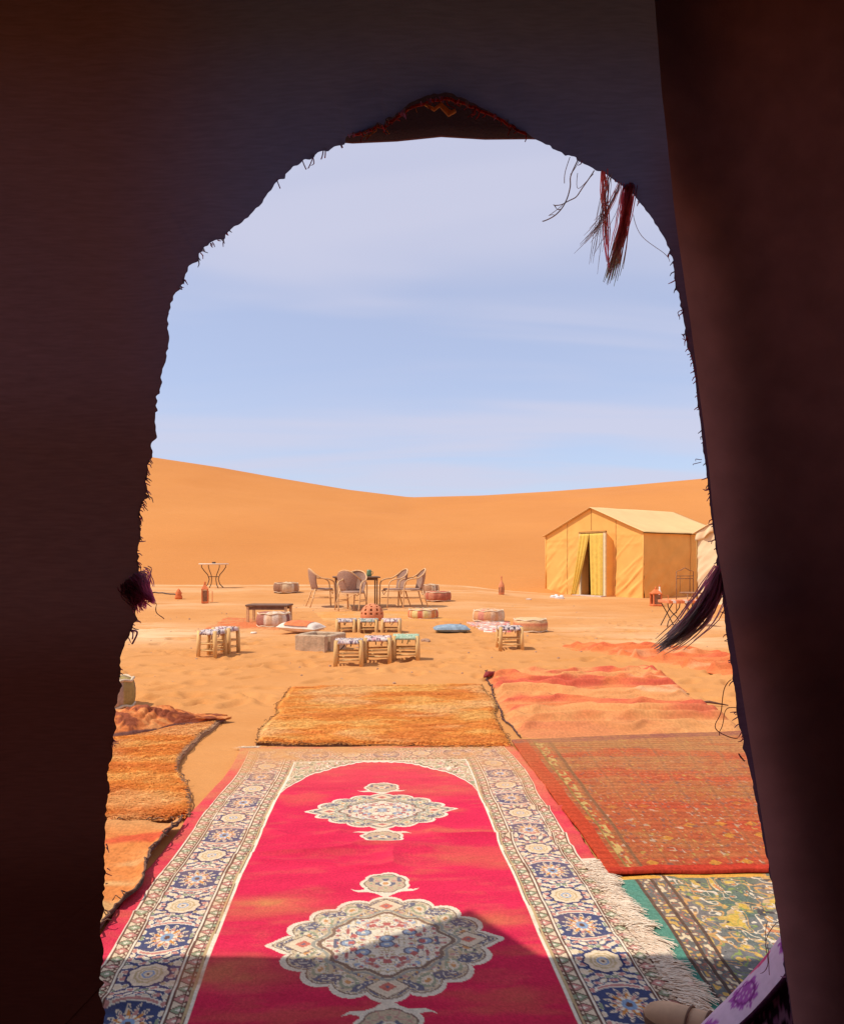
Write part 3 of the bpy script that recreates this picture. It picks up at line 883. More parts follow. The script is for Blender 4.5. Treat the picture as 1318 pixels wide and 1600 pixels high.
def crumple(amp, seed):
    def f(s, t, x, y):
        w = fbm(x * 1.1, y * 1.1, seed, 3); w2 = fbm(x * 2.5 + 3, y * 2.5, seed + 3, 3)
        a = .5 + .5 * np.sin(y * 21 + x * 2.0 + 16 * w); b = .5 + .5 * np.sin(y * 39 - x * 4 + 15 * w2)
        rim = smooth(0, .06, np.minimum(np.minimum(s, 1 - s), np.minimum(t, 1 - t)))
        return (amp * a ** 3 * (.25 + 1.1 * fbm(x * 2, y * 3, seed + 8, 2)) + amp * .4 * b ** 3 + .012) * rim - .012
    return f
def pink_crumple(S, T, x, y, seed=31, bury=.72):
    C = np.zeros(S.shape + (3,)); C[:] = (.66, .18, .065)
    n = fbm(x * 1.4, y * 6, 61, 4); n2 = fbm(x * 1.5 + 5, y * 5, 68, 4)
    C = mixc(C, (.60, .115, .06), smooth(.52, .66, n)); C = mixc(C, (.70, .36, .17), smooth(.44, .28, n)); C = mixc(C, (.68, .28, .10), smooth(.52, .66, n2))
    h = crumple(1.0, seed)(S, T, x, y)
    drift = smooth(.42, .10, h) * (.25 + .6 * smooth(.15, .8, T)) * bury
    drift = np.maximum(drift, bury * smooth(.55, 1.0, T + .5 * (fbm(x * 2, y * 3, 75, 3) - .5)) * .85)
    C = mixc(C, SANDC, np.clip(drift, 0, .94))
    return C * (.90 + .2 * vnoise(x * 130, y * 130, 6))[..., None]
t_, S, T, X, Y, Z = flat_rug('crumpled_rug', [G(757, 1052), G(1020, 1043), G(1180, 1156), G(803, 1156)], pink_crumple, 'crumpled pink and orange rug half buried in sand beside the orange shag rug', 22, 260, 300, .05, .006, foldf=crumple(.06, 31), m=M_RUGC)
edge_yarn(t_, X, Y, gz(X, Y) + .012, 12, skip=('n', 'r', 'f'), r=.006, col=(.12, .06, .05))
mb = MB()
x0, y0 = G(765, 1062); mb.tube([(x0 - .06, y0 - .04, .03), (x0 - .02, y0 + .02, .05), (x0 + .03, y0 + .07, .045), (x0 + .05, y0 + .15, .03), (x0 + .04, y0 + .22, .02)], [.008, .03, .024, .03, .008], 5, (.30, .05, .045))
mb.build('turned_corner', M_YARN, t_, True)
def far_orange(S, T, x, y):
    C = pink_crumple(S, T, x, y, 41, .45)
    return mixc(C, (.70, .17, .05), np.full(S.shape, .55) * (.4 + fbm(x * 2, y * 5, 6, 3)))
t_, S, T, X, Y, Z = flat_rug('crumpled_rug', [G(872, 1010), G(1030, 1014), G(1260, 1042), G(1190, 1066)], far_orange, 'bright orange rug in folds stretching out to the right behind the tassel', 25, 220, 160, .10, .006, foldf=crumple(.075, 41))
for k, (px, py, lb) in enumerate(((1108, 1103, 'short dark twisted cord on the sand right of the crumpled pink rug'), (1050, 1085, 'shorter dark cord lying on the edge of the crumpled pink rug'))):
    x0, y0 = G(px, py); mb = MB()
    mb.tube([(x0 - .10, y0 + .05, gzf(x0, y0) + .02), (x0, y0, gzf(x0, y0) + .03), (x0 + .12, y0 - .06, gzf(x0, y0) + .015)], [.004, .011, .004], 5, (.14, .07, .05))
    tag(mb.build('twisted_cord', M_YARN, None, True), lb, 'cord')

def plain(col, col2, seed):
    def f(S, T, x, y):
        C = np.zeros(S.shape + (3,)); C[:] = col
        C = mixc(C, col2, smooth(.4, .65, fbm(x * 3, y * 4, seed, 4)))
        return C * (.85 + .3 * vnoise(x * 60, y * 60, seed))[..., None]
    return f
sunk = lambda s, t, x, y: -.022 * (1 - smooth(0, .08, np.minimum(np.minimum(s, 1 - s), np.minimum(t, 1 - t))))
flat_rug('small_rug', [G(352, 966), G(452, 968), G(440, 985), G(315, 982)], plain((.62, .17, .06), (.60, .26, .10), 5), 'faded red rug under the low brown table', 31, 60, 60, .06, .012, foldf=sunk)
flat_rug('small_rug', [G(485, 957), G(650, 956), G(740, 971), G(500, 973)], plain((.66, .29, .08), (.62, .32, .12), 6), 'sandy orange rug under the round clay lantern', 33, 60, 60, .06, .012, foldf=sunk)
def speck(S, T, x, y):
    C = np.zeros(S.shape + (3,)); C[:] = (.66, .34, .22)
    n = vnoise(x * 22, y * 12, 5)
    C = mixc(C, (.76, .62, .50), n > .66); C = mixc(C, (.55, .12, .12), n < .25); C = mixc(C, (.40, .34, .36), np.abs(n - .5) < .04)
    return C
flat_rug('small_rug', [G(724, 972), G(800, 971), G(800, 990), G(757, 989)], speck, 'speckled pink rug scrap behind the lone stool', 35, 60, 60, .06, .012, foldf=sunk)

# ------------------------------------------------------------------ the canvas tent
TA = Vector((4.30, 25.5, 0)); TB = Vector((6.62, 22.0, 0))        # left and right front corners
TW = (TB - TA).length; tdir = (TB - TA).normalized(); tn_in = Vector((-tdir.y, tdir.x, 0))   # into the tent
if tn_in.x < 0: tn_in = -tn_in
def canvas_tent(name, A, tdir, tin, W, L, eave, peak, m_wall, m_roof, label, door=None, zbase=0.0, seed=1, cat='tent'):
    root = thing(name, (A.x, A.y, zbase), 0, label, cat)
    def P(s, q, z, out=0): 
        v = tdir * s + tin * (q - out); return (v.x, v.y, z)
    def roofz(s): return eave + (peak - eave) * (1 - abs(s - W / 2) / (W / 2))
    def wr(s, z):
        """creases in the slack cloth"""
        p, q = (s * .75 + z * .66), (s * .66 - z * .75)
        a = fbm(q * 3.2 + seed, p * .55, seed, 3); b = fbm(s * .8, z * 4.5, seed + 4, 3)
        r1 = np.clip(1 - np.abs(a - .5) * 6, 0, 1); r2 = np.clip(1 - np.abs(b - .5) * 7, 0, 1)
        low = np.clip(1.15 - z / eave, 0, 1); hi = np.clip((z - eave * .6) / eave * 2, 0, 1)
        return (.048 * r1 ** 1.5 * low + .018 * r2 ** 1.5 * hi + .04 * (fbm(s * .8, z * .8, seed + 9, 2) - .5)) * np.clip((eave - z) / .25 + (.6 if z is None else .55), 0, 1)
    def panel(nm, fn, nu, nv, m, parent=root):
        S, T = np.meshgrid(np.linspace(0, 1, nu), np.linspace(0, 1, nv))
        return np_mesh(nm, fn(S, T).reshape(-1, 3), grid_quads(nv, nu), m, parent)
    def front(s0, s1, z0f, z1f):
        def fn(S, T):
            s = s0 + (s1 - s0) * S
            z0 = z0f(s); z1 = z1f(s); z = z0 + (z1 - z0) * T
            out = wr(s, z)
            v = np.zeros(S.shape + (3,))
            v[..., 0] = tdir.x * s - tin.x * out; v[..., 1] = tdir.y * s - tin.y * out; v[..., 2] = z
            return v
        return fn
    zb = lambda s: np.full(np.shape(s), -.06)
    rz = lambda s: eave + (peak - eave) * (1 - np.abs(s - W / 2) / (W / 2))
    mid = W / 2
    if door:
        d0, d1, dh = door; dh = dh - .30
        panel('front_wall', front(0, d0, zb, rz), 40, 60, m_wall)
        panel('front_wall', front(d1, W, zb, rz), 48, 60, m_wall)
        panel('front_wall', front(d0, mid, lambda s: np.full(np.shape(s), dh), rz), 14, 20, m_wall)
        panel('front_wall', front(mid, d1, lambda s: np.full(np.shape(s), dh), rz), 14, 20, m_wall)
    else:
        panel('front_wall', front(0, mid, zb, rz), 40, 60, m_wall); panel('front_wall', front(mid, W, zb, rz), 40, 60, m_wall)
    def side(q0, s_at, sgn):
        def fn(S, T):
            q = L * S; z = -.06 + (eave + .03) * T
            out = wr(q + 7, z) * .8 * np.clip((1 - T) * 5, 0, 1) - .02 * np.sin(S * pi)
            v = np.zeros(S.shape + (3,))
            v[..., 0] = tdir.x * (s_at + sgn * out) + tin.x * q; v[..., 1] = tdir.y * (s_at + sgn * out) + tin.y * q; v[..., 2] = z
            return v
        return fn
    panel('side_wall', side(0, W, 1), 60, 40, m_wall); panel('side_wall', side(0, 0, -1), 30, 20, m_wall)
    def backw(S, T):
        s = W * S; z = -.06 + (rz(s) + .06) * T
        v = np.zeros(S.shape + (3,)); v[..., 0] = tdir.x * s + tin.x * L; v[..., 1] = tdir.y * s + tin.y * L; v[..., 2] = z
        return v
    panel('back_wall', backw, 21, 4, m_wall)
    ov = .10
    for sg in (-1, 1):
        def roof(S, T, sg=sg):
            q = -ov + (L + 2 * ov) * S
            f = T * (1 + ov / (W / 2))
            s = W / 2 + sg * f * W / 2; z = peak + .03 - (peak - eave) * f - .07 * np.sin(np.clip(f, 0, 1) * pi) * np.sin(S * pi) + .02 * (fbm(S * 6, T * 3, 4, 3) - .5)
            v = np.zeros(S.shape + (3,)); v[..., 0] = tdir.x * s + tin.x * q; v[..., 1] = tdir.y * s + tin.y * q; v[..., 2] = z
            return v
        r_ = panel('roof_slope', roof, 40, 20, m_roof)
        md = r_.modifiers.new('thick', 'SOLIDIFY'); md.thickness = .012
    # seams and ropes proud of the cloth
    for s_ in ([W * .245, W * .5, W * .745] if door else [W * .3, W * .7]):
        z0 = door[2] + .12 if (door and door[0] < s_ < door[1]) else -.03
        mb = MB(); zz = np.linspace(z0, float(rz(s_)) - .03, 14)
        mb.tube([P(s_, 0, z, float(wr(np.array(s_), np.array(z))) + .004) for z in zz], .009, 5)
        mb.build('seam', M_SEAM, root, True)
    for s_ in (0, W):
        mb = MB(); mb.tube([P(s_, 0, -.03, .02), P(s_, 0, eave, .02)], .018, 6); mb.build('corner_pole_sleeve', M_SEAM if not door else m_wall, root, True)
    for q in (L * .55,):
        mb = MB(); zz = np.linspace(-.03, eave, 12)
        pts = []
        for z in zz:
            o_ = float(wr(np.array(q + 7), np.array(z))) * .8 + .012
            v = tdir * (W + o_) + tin * q; pts.append((v.x, v.y, z))
        mb.tube(pts, .008, 5)
        v = []
        for f in np.linspace(0, 1, 12):
            vv = tdir * (W / 2 + f * W / 2) + tin * q; v.append((vv.x, vv.y, peak + .035 - (peak - eave) * f - .07 * sin(f * pi) * sin(.55 * pi)))
        mb.tube(v, .007, 5)
        mb.build('seam', M_SEAM, root, True)
    return root, P
tz = gzf(TB.x, TB.y)
door = (1.94, 3.03, 2.02)
tent, TP = canvas_tent('canvas_tent', TA, tdir, tn_in, TW, 4.0, 2.0, 2.84, M_CANVAS, M_ROOFC, 'large tan canvas tent with a yellow curtained doorway, below the dune', door, .03, 2)
# door frame, curtains, step, dim inside
d0, d1, dh = door
def slab(nm, s0, s1, q0, q1, z0, z1, m, parent=tent):
    c = [TP(s, q, z) for z in (z0, z1) for (s, q) in ((s0, q0), (s1, q0), (s1, q1), (s0, q1))]
    mb = MB(); mb.add(c, [(3, 2, 1, 0), (4, 5, 6, 7), (0, 1, 5, 4), (1, 2, 6, 5), (2, 3, 7, 6), (3, 0, 4, 7)])
    return mb.build(nm, m, parent)
PQ = .36                                          # the doorway stands forward of the wall as a shallow porch
slab('door_jamb', d1 - .085, d1 + .01, -PQ - .02, -PQ + .04, -.05, dh, M_JAMB)
slab('door_jamb', d0 - .01, d0 + .05, -PQ - .02, -PQ + .04, -.05, dh, M_JAMB)
slab('door_lintel', d0 - .02, d1 + .02, -PQ - .03, -PQ + .04, dh + .002, dh + .06, M_SEAM)
slab('door_step', d0 - .1, d1 + .05, -PQ - .25, -PQ - .03, -.08, .06, M_STEP)
for sa1, sa2 in ((d0 - .005, d0 + .02), (d1 - .03, d1 + .005)):
    mb = MB(); mb.add([TP(sa1, -PQ + .04, -.05), TP(sa1, .03, -.05), TP(sa1, .03, dh - .30), TP(sa1, -PQ + .04, dh - .002), TP(sa2, -PQ + .04, -.05), TP(sa2, .03, -.05), TP(sa2, .03, dh - .30), TP(sa2, -PQ + .04, dh - .002)],
                      [(0, 1, 2, 3), (7, 6, 5, 4), (0, 4, 5, 1), (1, 5, 6, 2), (2, 6, 7, 3), (3, 7, 4, 0)])
    mb.build('porch_side', M_CANVAS, tent)
mb = MB(); mb.add([TP(d0, -PQ + .03, dh + .01), TP(d1, -PQ + .03, dh + .01), TP(d1, .04, dh - .28), TP(d0, .04, dh - .28)], [(0, 1, 2, 3)])
mb.build('porch_roof', M_CANVAS, tent).modifiers.new('thick', 'SOLIDIFY').thickness = .012
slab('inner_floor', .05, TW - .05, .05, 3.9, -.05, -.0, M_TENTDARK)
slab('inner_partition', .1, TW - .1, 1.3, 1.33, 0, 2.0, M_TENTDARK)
def curtain(s_top, s_bot, out):
    nu, nv = 26, 30
    S, T = np.meshgrid(np.linspace(0, 1, nu), np.linspace(0, 1, nv))
    a0, a1 = s_top; b0, b1 = s_bot
    e = T ** 1.15
    s = (a0 + (a1 - a0) * S) * (1 - e) + (b0 + (b1 - b0) * S) * e
    q = -out - .035 * np.sin(S * 5.5 * pi) * (.4 + .6 * T) - .03 * T
    v = np.zeros(S.shape + (3,))
    v[..., 0] = tdir.x * s + tn_in.x * q; v[..., 1] = tdir.y * s + tn_in.y * q; v[..., 2] = dh - .02 - (dh - .06) * T
    o = np_mesh('curtain', v.reshape(-1, 3), grid_quads(nv, nu), M_YELLOW, tent)
    md = o.modifiers.new('thick', 'SOLIDIFY'); md.thickness = .008
    return o
curtain((d0 + .05, d0 + .44), (d0 - .30, d0 - .12), PQ + .045)
curtain((d0 + .46, d1 - .08), (d0 + .56, d1 - .085), PQ + .035)
# sand swept up against its foot
mb = MB()
for k in range(26):
    s = TW * k / 25
    p = TP(s, 0, 0, .12)
# second tent, cream, at the right
A2 = Vector(((1089 - CX) / F * 19.5, 19.5, 0))
tent2, TP2 = canvas_tent('canvas_tent', A2, tdir, tn_in, 3.6, 3.6, 1.88, 2.75, M_CREAM, M_CREAM, 'cream canvas tent with a ragged scalloped valance, half hidden by the doorway edge', None, gzf(A2.x, A2.y) - .02, 6)
r = random.Random(4)
for sg in (0, 1):
    N = 60; S = np.linspace(0, 1, N)
    rows = []
    for T in np.linspace(0, 1, 6):
        s = 3.6 * S
        zt = 1.88 + .87 * (1 - np.abs(s - 1.8) / 1.8)
        drop = (.20 + .06 * np.abs(np.sin(S * 26))) * T
        out = .05 + .05 * np.sin(S * 60 + 2 * T) * T
        rows.append(np.stack([tdir.x * s - tn_in.x * out, tdir.y * s - tn_in.y * out, zt - drop + .0], -1))
    if sg == 0:
        o = np_mesh('scalloped_valance', np.array(rows).reshape(-1, 3), grid_quads(6, N), M_CREAM, tent2)
        o.modifiers.new('thick', 'SOLIDIFY').thickness = .01

# ------------------------------------------------------------------ poufs
PC = {'beige': [(.66, .46, .27), (.30, .15, .09), (.72, .56, .38), (.45, .24, .13)],
      'brown': [(.40, .16, .11), (.72, .56, .42), (.26, .11, .09), (.66, .42, .25)],
      'orange': [(.64, .25, .09), (.72, .52, .27), (.60, .16, .09), (.66, .50, .20)],
      'pink': [(.68, .42, .25), (.62, .24, .16), (.72, .55, .34), (.66, .33, .15)],
      'rust': [(.50, .16, .09), (.44, .13, .08), (.56, .22, .12), (.40, .12, .07)],
      'cream': [(.66, .44, .22), (.60, .20, .10), (.70, .50, .30), (.62, .38, .17)],
      'plaid': [(.44, .30, .22), (.18, .10, .08), (.66, .50, .38), (.40, .28, .10)]}
def pouf(px, py, dia, h, pal, label, rz=0.0, ring=False, base=None):
    loc = base or on_ground(px, py)
    # py marks the front foot: shift the centre back by the radius
    loc = (loc[0] * (loc[1] + dia * .42) / loc[1], loc[1] + dia * .42, gzf(loc[0], loc[1] + dia * .42))
    root = thing('pouf', loc, rz, label, 'pouf', 'poufs scattered round the camp')
    cols = PC[pal]; rr_ = random.Random(px)
    bands = []
    n = 72
    while len(bands) < n:
        c = rr_.choice(cols); bands += [c] * rr_.choice([1, 2, 3, 5])
    rad = dia / 2
    prof = [(.02, .002), (rad * .80, .0), (rad * .95, h * .10), (rad, h * .32), (rad * 1.0, h * .62), (rad * .95, h * .86), (rad * .84, h * .97), (rad * .55, h * 1.03), (rad * .2, h * 1.02), (.01, h * 1.0)]
    def cf(th, f, r_, z):
        b = bands[int(th / (2 * pi) * n) % n]
        if ring: b = cols[1] if .35 < z / h < .75 else cols[0]
        k = .9 + .2 * rr_.random()
        return tuple(v * k for v in b)
    mb = MB(); mb.lathe(prof, n, colf=cf)
    v = np.array(mb.v); wob = 1 + .05 * (vnoise(np.arctan2(v[:, 1], v[:, 0]) * 3 + px, v[:, 2] * 8, 3) - .5); v[:, :2] *= wob[:, None]
    v[:, 2] *= 1 + .10 * (vnoise(v[:, 0] * 5 + px, v[:, 1] * 5, 9) - .5)
    mb.v = [tuple(k) for k in v]
    body = mb.build('cushion_body', M_POUF, root, True)
    for z, rr2 in ((h * .93, rad * .92), (h * .09, rad * .95)):
        m2 = MB(); m2.tube([(rr2 * cos(a) * (1 + .015 * sin(a * 9)), rr2 * sin(a) * (1 + .015 * sin(a * 9)), z + .008 * sin(a * 7)) for a in np.linspace(0, 2 * pi, 48, endpoint=False)], .012, 6, [(.70, .52, .34)] * (48 * 6), closed=True)
        m2.build('piping', M_YARN, body, True)
    if not ring:
        m2 = MB(); m2.tube([(rad * .05, 0, h * 1.0), (0, rad * .12, h * 1.05), (-rad * .1, 0, h * 1.01)], .012, 5, (.68, .50, .32)); m2.build('handle_loop', M_YARN, body, True)
    return root
pouf(447, 921.5, .74, .30, 'beige', 'beige checked pouf at the foot of the dune, left of the rattan chairs')
pouf(428, 981, .60, .25, 'brown', 'brown and white striped pouf in front of the low brown table', .4)
pouf(661, 968, .60, .20, 'orange', 'orange and cream striped pouf in front of the rattan chairs')
pouf(763, 972, .60, .22, 'pink', 'pale pink striped pouf behind the speckled rug scrap')
pouf(828, 989, .55, .21, 'cream', 'round cream pouf with an orange band beside the lone stool', 0, True)
pouf(684, 927, .68, .25, 'rust', 'rust red pouf far behind the right hand rattan chairs')
pouf(672, 922, .50, .30, 'beige', 'small pale pouf behind the rust red pouf')
pouf(172, 1112, .36, .23, 'plaid', 'brown plaid pouf peeping past the left edge of the doorway', 1.0)

# ------------------------------------------------------------------ stools
def stool(loc, rz, label, pal, seed, w=.30, h=.325, group='wooden stools with woven seats', front=True):
    root = thing('stool', loc, rz, label, 'stool', group)
    rr_ = random.Random(seed)
    hw = w / 2 - .022
    for sx in (-1, 1):
        for sy in (-1, 1):
            mb = MB()
            tilt = .008
            pts = [(sx * (hw + tilt), sy * (hw + tilt), -.012), (sx * (hw + tilt * .5 + rr_.gauss(0, .002)), sy * (hw + tilt * .5), h * .5), (sx * hw, sy * hw, h * 1.01)]
            mb.tube(pts, [.024, .025, .0225], 9); mb.build('leg', M_WOOD, root, True)
    for zi, z in enumerate((h * .25, h * .50)):
        for (a, b) in (((-1, -1), (1, -1)), ((1, -1), (1, 1)), ((1, 1), (-1, 1)), ((-1, 1), (-1, -1))):
            mb = MB(); mb.tube([(a[0] * hw, a[1] * hw, z + rr_.gauss(0, .005)), (b[0] * hw, b[1] * hw, z + rr_.gauss(0, .005))], .0105, 7); mb.build('rung', M_WOOD, root, True)
    # woven seat: thick yarn cords over the rails
    for (a, b) in (((-1, -1), (1, -1)), ((1, -1), (1, 1)), ((1, 1), (-1, 1)), ((-1, 1), (-1, -1))):
        mb = MB(); mb.tube([(a[0] * hw, a[1] * hw, h * .89), (b[0] * hw, b[1] * hw, h * .89)], .013, 7); mb.build('seat_rail', M_WOOD, root, True)
    mb = MB()
    n = 15
    for k in range(n):
        f = (k + .5) / n * 2 - 1
        x = f * (hw - .018)
        c = rr_.choice(pal)
        pts = [(x, -hw - .018, h * .86), (x, -hw - .016, h * .93), (x + .003, -hw * .7, h * .965 + rr_.gauss(0, .003)), (x, 0, h * .95 + rr_.gauss(0, .006)), (x - .003, hw * .7, h * .965), (x, hw + .016, h * .93), (x, hw + .018, h * .86)]
        cs = []
        for i in range(len(pts)):
            c2 = rr_.choice(pal) if rr_.random() < .75 else c
            cs += [c2] * 6
        mb.tube(pts, .0125, 6, cs)
    for k in range(n):
        f = (k + .5) / n * 2 - 1
        y = f * (hw - .018)
        pts = [(-hw - .018, y, h * .86)] + [(x, y, h * .955 + (.012 if i % 2 == k % 2 else -.006)) for i, x in enumerate(np.linspace(-hw - .01, hw + .01, 12))] + [(hw + .018, y, h * .86)]
        cs = []
        for i in range(len(pts)): cs += [rr_.choice(pal)] * 6
        mb.tube(pts, .012, 6, cs)
    mb.build('woven_seat', M_YARN, root, True)
    for k in range(3):
        x, y = rr_.uniform(-.06, .06), rr_.uniform(-.10, .10); m2 = MB()
        m2.tube([(x, y, h * .93), (x + .01, y, h * .80), (x + rr_.gauss(0, .015), y, h * rr_.uniform(.62, .74))], .006, 5, rr_.choice(pal))
        m2.build('loose_yarn', M_YARN, root, True)
    return root
WB = [(.74, .62, .54), (.06, .05, .06), (.70, .60, .56), (.30, .18, .22), (.66, .50, .42)]
WP = [(.76, .62, .54), (.66, .34, .36), (.12, .08, .09), (.74, .66, .58)]
GR = [(.36, .50, .33), (.44, .54, .38), (.30, .44, .30), (.56, .60, .44)]
WG = [(.72, .62, .54), (.10, .14, .12), (.28, .36, .28), (.55, .45, .38)]
def st(px, py, rz, label, pal, seed, w=.30, h=.325):
    x, y, z = on_ground(px, py)
    k = (y + w * .5) / y
    return stool((x * k, y * k, gzf(x * k, y * k)), rz, label, pal, seed, w, h)
st(545, 1042, .06, 'left stool of the front trio beside the concrete fire pit', WB, 1, .30, .275)
st(590, 1037, .02, 'middle stool of the front trio, pink and white seat', WP, 2, .30, .275)
st(634, 1033, .0, 'stool with a pale green woven seat in the front trio', GR, 3, .30, .275)
stool(((541 - CX) / F * 10.7, 10.7, .012), .0, 'left stool of the row behind the fire pit', WB, 4, .285, .275)
stool(((575 - CX) / F * 10.7, 10.7, .012), .0, 'stool with dark green flecked seat in the row behind the fire pit', WG, 5, .285, .275)
stool(((611 - CX) / F * 10.7, 10.7, .012), .0, 'right stool of the row behind the fire pit', WP, 6, .285, .275)
st(796, 1016, .03, 'lone stool with white and purple seat right of the blue cushion', WB, 7, .31, .295)
sl1 = st(331, 1028, -.28, 'front stool of the pair standing alone at the left', WB, 8, .25, .305)
ca, sa = cos(-.28), sin(-.28)
p = sl1.location
sx_, sy_ = p.x + .06, p.y + .30
stool((sx_ + .02, sy_, gzf(sx_, sy_)), -.28, 'rear stool of the pair standing alone at the left', WP, 9, .25, .305)

# ------------------------------------------------------------------ rattan chairs and table
def chair(loc, rz, label):
    root = thing('rattan_chair', loc, rz, label, 'chair', 'rattan armchairs round the table')
    def cat(pts, k=5):
        out = []; P = [Vector(p) for p in pts]; P = [P[0]] + P + [P[-1]]
        for i in range(1, len(P) - 2):
            for j in range(k):
                t = j / k
                out.append(.5 * ((2 * P[i]) + (P[i + 1] - P[i - 1]) * t + (2 * P[i - 1] - 5 * P[i] + 4 * P[i + 1] - P[i + 2]) * t * t + (3 * P[i] - P[i - 1] - 3 * P[i + 1] + P[i + 2]) * t ** 3))
        out.append(P[-2]); return out
    half = [(.24, .27, 0), (.27, .25, .42), (.28, .22, .60), (.285, .10, .67), (.285, -.06, .69), (.26, -.20, .77), (.16, -.29, .87), (0, -.32, .91)]
    loop = half + [(-x, y, z) for x, y, z in half[-2::-1]]
    loop = cat(loop, 5)
    mb = MB(); mb.tube(loop, .017, 8); mb.build('arm_and_back_frame', M_RATTAN, root, True)
    for sx in (-1, 1):
        mb = MB(); mb.tube([(sx * .20, -.20, .44), (sx * .23, -.27, .2), (sx * .25, -.34, 0)], [.016, .016, .014], 8); mb.build('rear_leg', M_RATTAN, root, True)
        mb = MB(); mb.tube(cat([(sx * .20, .23, .40), (sx * .10, .25, .37), (0, .255, .30)], 4), .009, 6); mb.build('brace', M_RATTAN, root, True)
        mb = MB(); mb.tube([(sx * .25, .22, .22), (sx * .24, -.26, .22)], .010, 6); mb.build('stretcher', M_RATTAN, root, True)
    mb = MB()
    prof = [(.02, .395), (.23, .395), (.255, .41), (.26, .43), (.245, .45), (.12, .452), (.01, .448)]
    mb.lathe(prof, 28); mb.build('seat', M_WEAVE, root, True)
    mb = MB(); mb.tube([(.258 * cos(a), .258 * sin(a), .40) for a in np.linspace(0, 2 * pi, 26, endpoint=False)], .016, 6, closed=True); mb.build('seat_ring', M_RATTAN, root, True)
    # woven backrest between seat ring and the loop
    nu, nv = 22, 12
    top = [q for q in loop if q[1] < .02]
    ts = np.linspace(0, 1, len(top)); uu = np.linspace(0, 1, nu)
    tx, ty, tzv = [np.interp(uu, ts, [q[k] for q in top]) for k in range(3)]
    an = np.linspace(R(2), R(-182), nu)
    bx, by = .245 * np.cos(an), .245 * np.sin(an)
    rows = []
    for T in np.linspace(0, 1, nv):
        rows.append(np.stack([bx * (1 - T) + tx * T, by * (1 - T) + ty * T - .02 * math.sin(T * pi), .44 * (1 - T) + tzv * T], -1))
    keep = np.array(rows)[:, 4:-4]
    o = np_mesh('woven_back', keep.reshape(-1, 3), grid_quads(nv, nu - 8), M_WEAVE, root)
    md = o.modifiers.new('thick', 'SOLIDIFY'); md.thickness = .012
    return root
def ch(px, py, rz, label):
    return chair(on_ground(px, py), rz, label)
ch(503, 947, R(-70), 'leftmost rattan armchair, turned side on towards the table')
ch(549, 949, R(-25), 'rattan armchair with its back to the viewer at the table')
ch(551, 936, R(165), 'rattan armchair on the far side of the table, mostly hidden')
ch(615, 946, R(115), 'rattan armchair facing the table from the right')
ch(643, 948, R(105), 'rightmost rattan armchair standing behind the others')
# table
tb = thing('garden_table', on_ground(556, 946), R(8), 'dark square garden table between the rattan chairs', 'table')
mb = MB(); mb.box((0, 0, .72), (1.12, .8, .035), bev=.012); mb.build('table_top', M_DARKWOOD, tb)
mb = MB()
mb.box((0, 0, .675), (1.0, .68, .05)); mb.build('apron', M_DARKWOOD, tb)
for sx in (-1, 1):
    for sy in (-1, 1):
        mb = MB(); mb.tube([(sx * .48, sy * .32, 0), (sx * .48, sy * .32, .70)], .016, 8); mb.build('leg', M_DARKWOOD, tb, True)
bx_, by_, bz_ = tb.location
mb = MB(); mb.lathe([(.01, 0), (.06, 0), (.062, .05), (.055, .12), (.05, .16), (.045, .16), (.05, .12), (.055, .03), (.01, .02)], 16)
cup = thing('cup', (bx_ + .32, by_ - .1, bz_ + .738), 0, 'green glass cup standing on the garden table', 'cup')
mb.build('cup_body', M_GLASS, cup, True)
mb = MB(); mb.tube([(.055, 0, .12), (.09, 0, .11), (.09, 0, .06), (.058, 0, .045)], .008, 6); mb.build('cup_handle', M_GLASS, cup, True)

# ------------------------------------------------------------------ far round table
loc = on_ground(334, 919)
ft = thing('bistro_table', loc, .2, 'small round table with curved iron legs at the foot of the dune', 'table')
mb = MB(); mb.lathe([(.01, .735), (.40, .735), (.455, .745), (.46, .76), (.45, .775), (.01, .775)], 40); mb.build('table_top', M_WHITE, ft, True)
for k in range(4):
    a = k * pi / 2 + .5; mb = MB()
    pr = [(.40, .73), (.40, .66), (.32, .55), (.20, .42), (.15, .28), (.20, .12), (.33, 0)]
    mb.tube([(r_ * cos(a), r_ * sin(a), z) for r_, z in pr], .014, 6); mb.build('leg', M_IRON, ft, True)
mb = MB(); mb.tube([(.16 * cos(a), .16 * sin(a), .36) for a in np.linspace(0, 2 * pi, 20, endpoint=False)], .010, 6, closed=True); mb.build('ring_brace', M_IRON, ft, True)
a_ = thing('ashtray', (loc[0], loc[1], loc[2] + .775), 0, 'tiny dark dish on the far round table', 'dish')
mb = MB(); mb.lathe([(.01, 0), (.05, 0), (.065, .05), (.055, .05), (.045, .012), (.01, .012)], 14); mb.build('dish_body', M_IRON, a_, True)

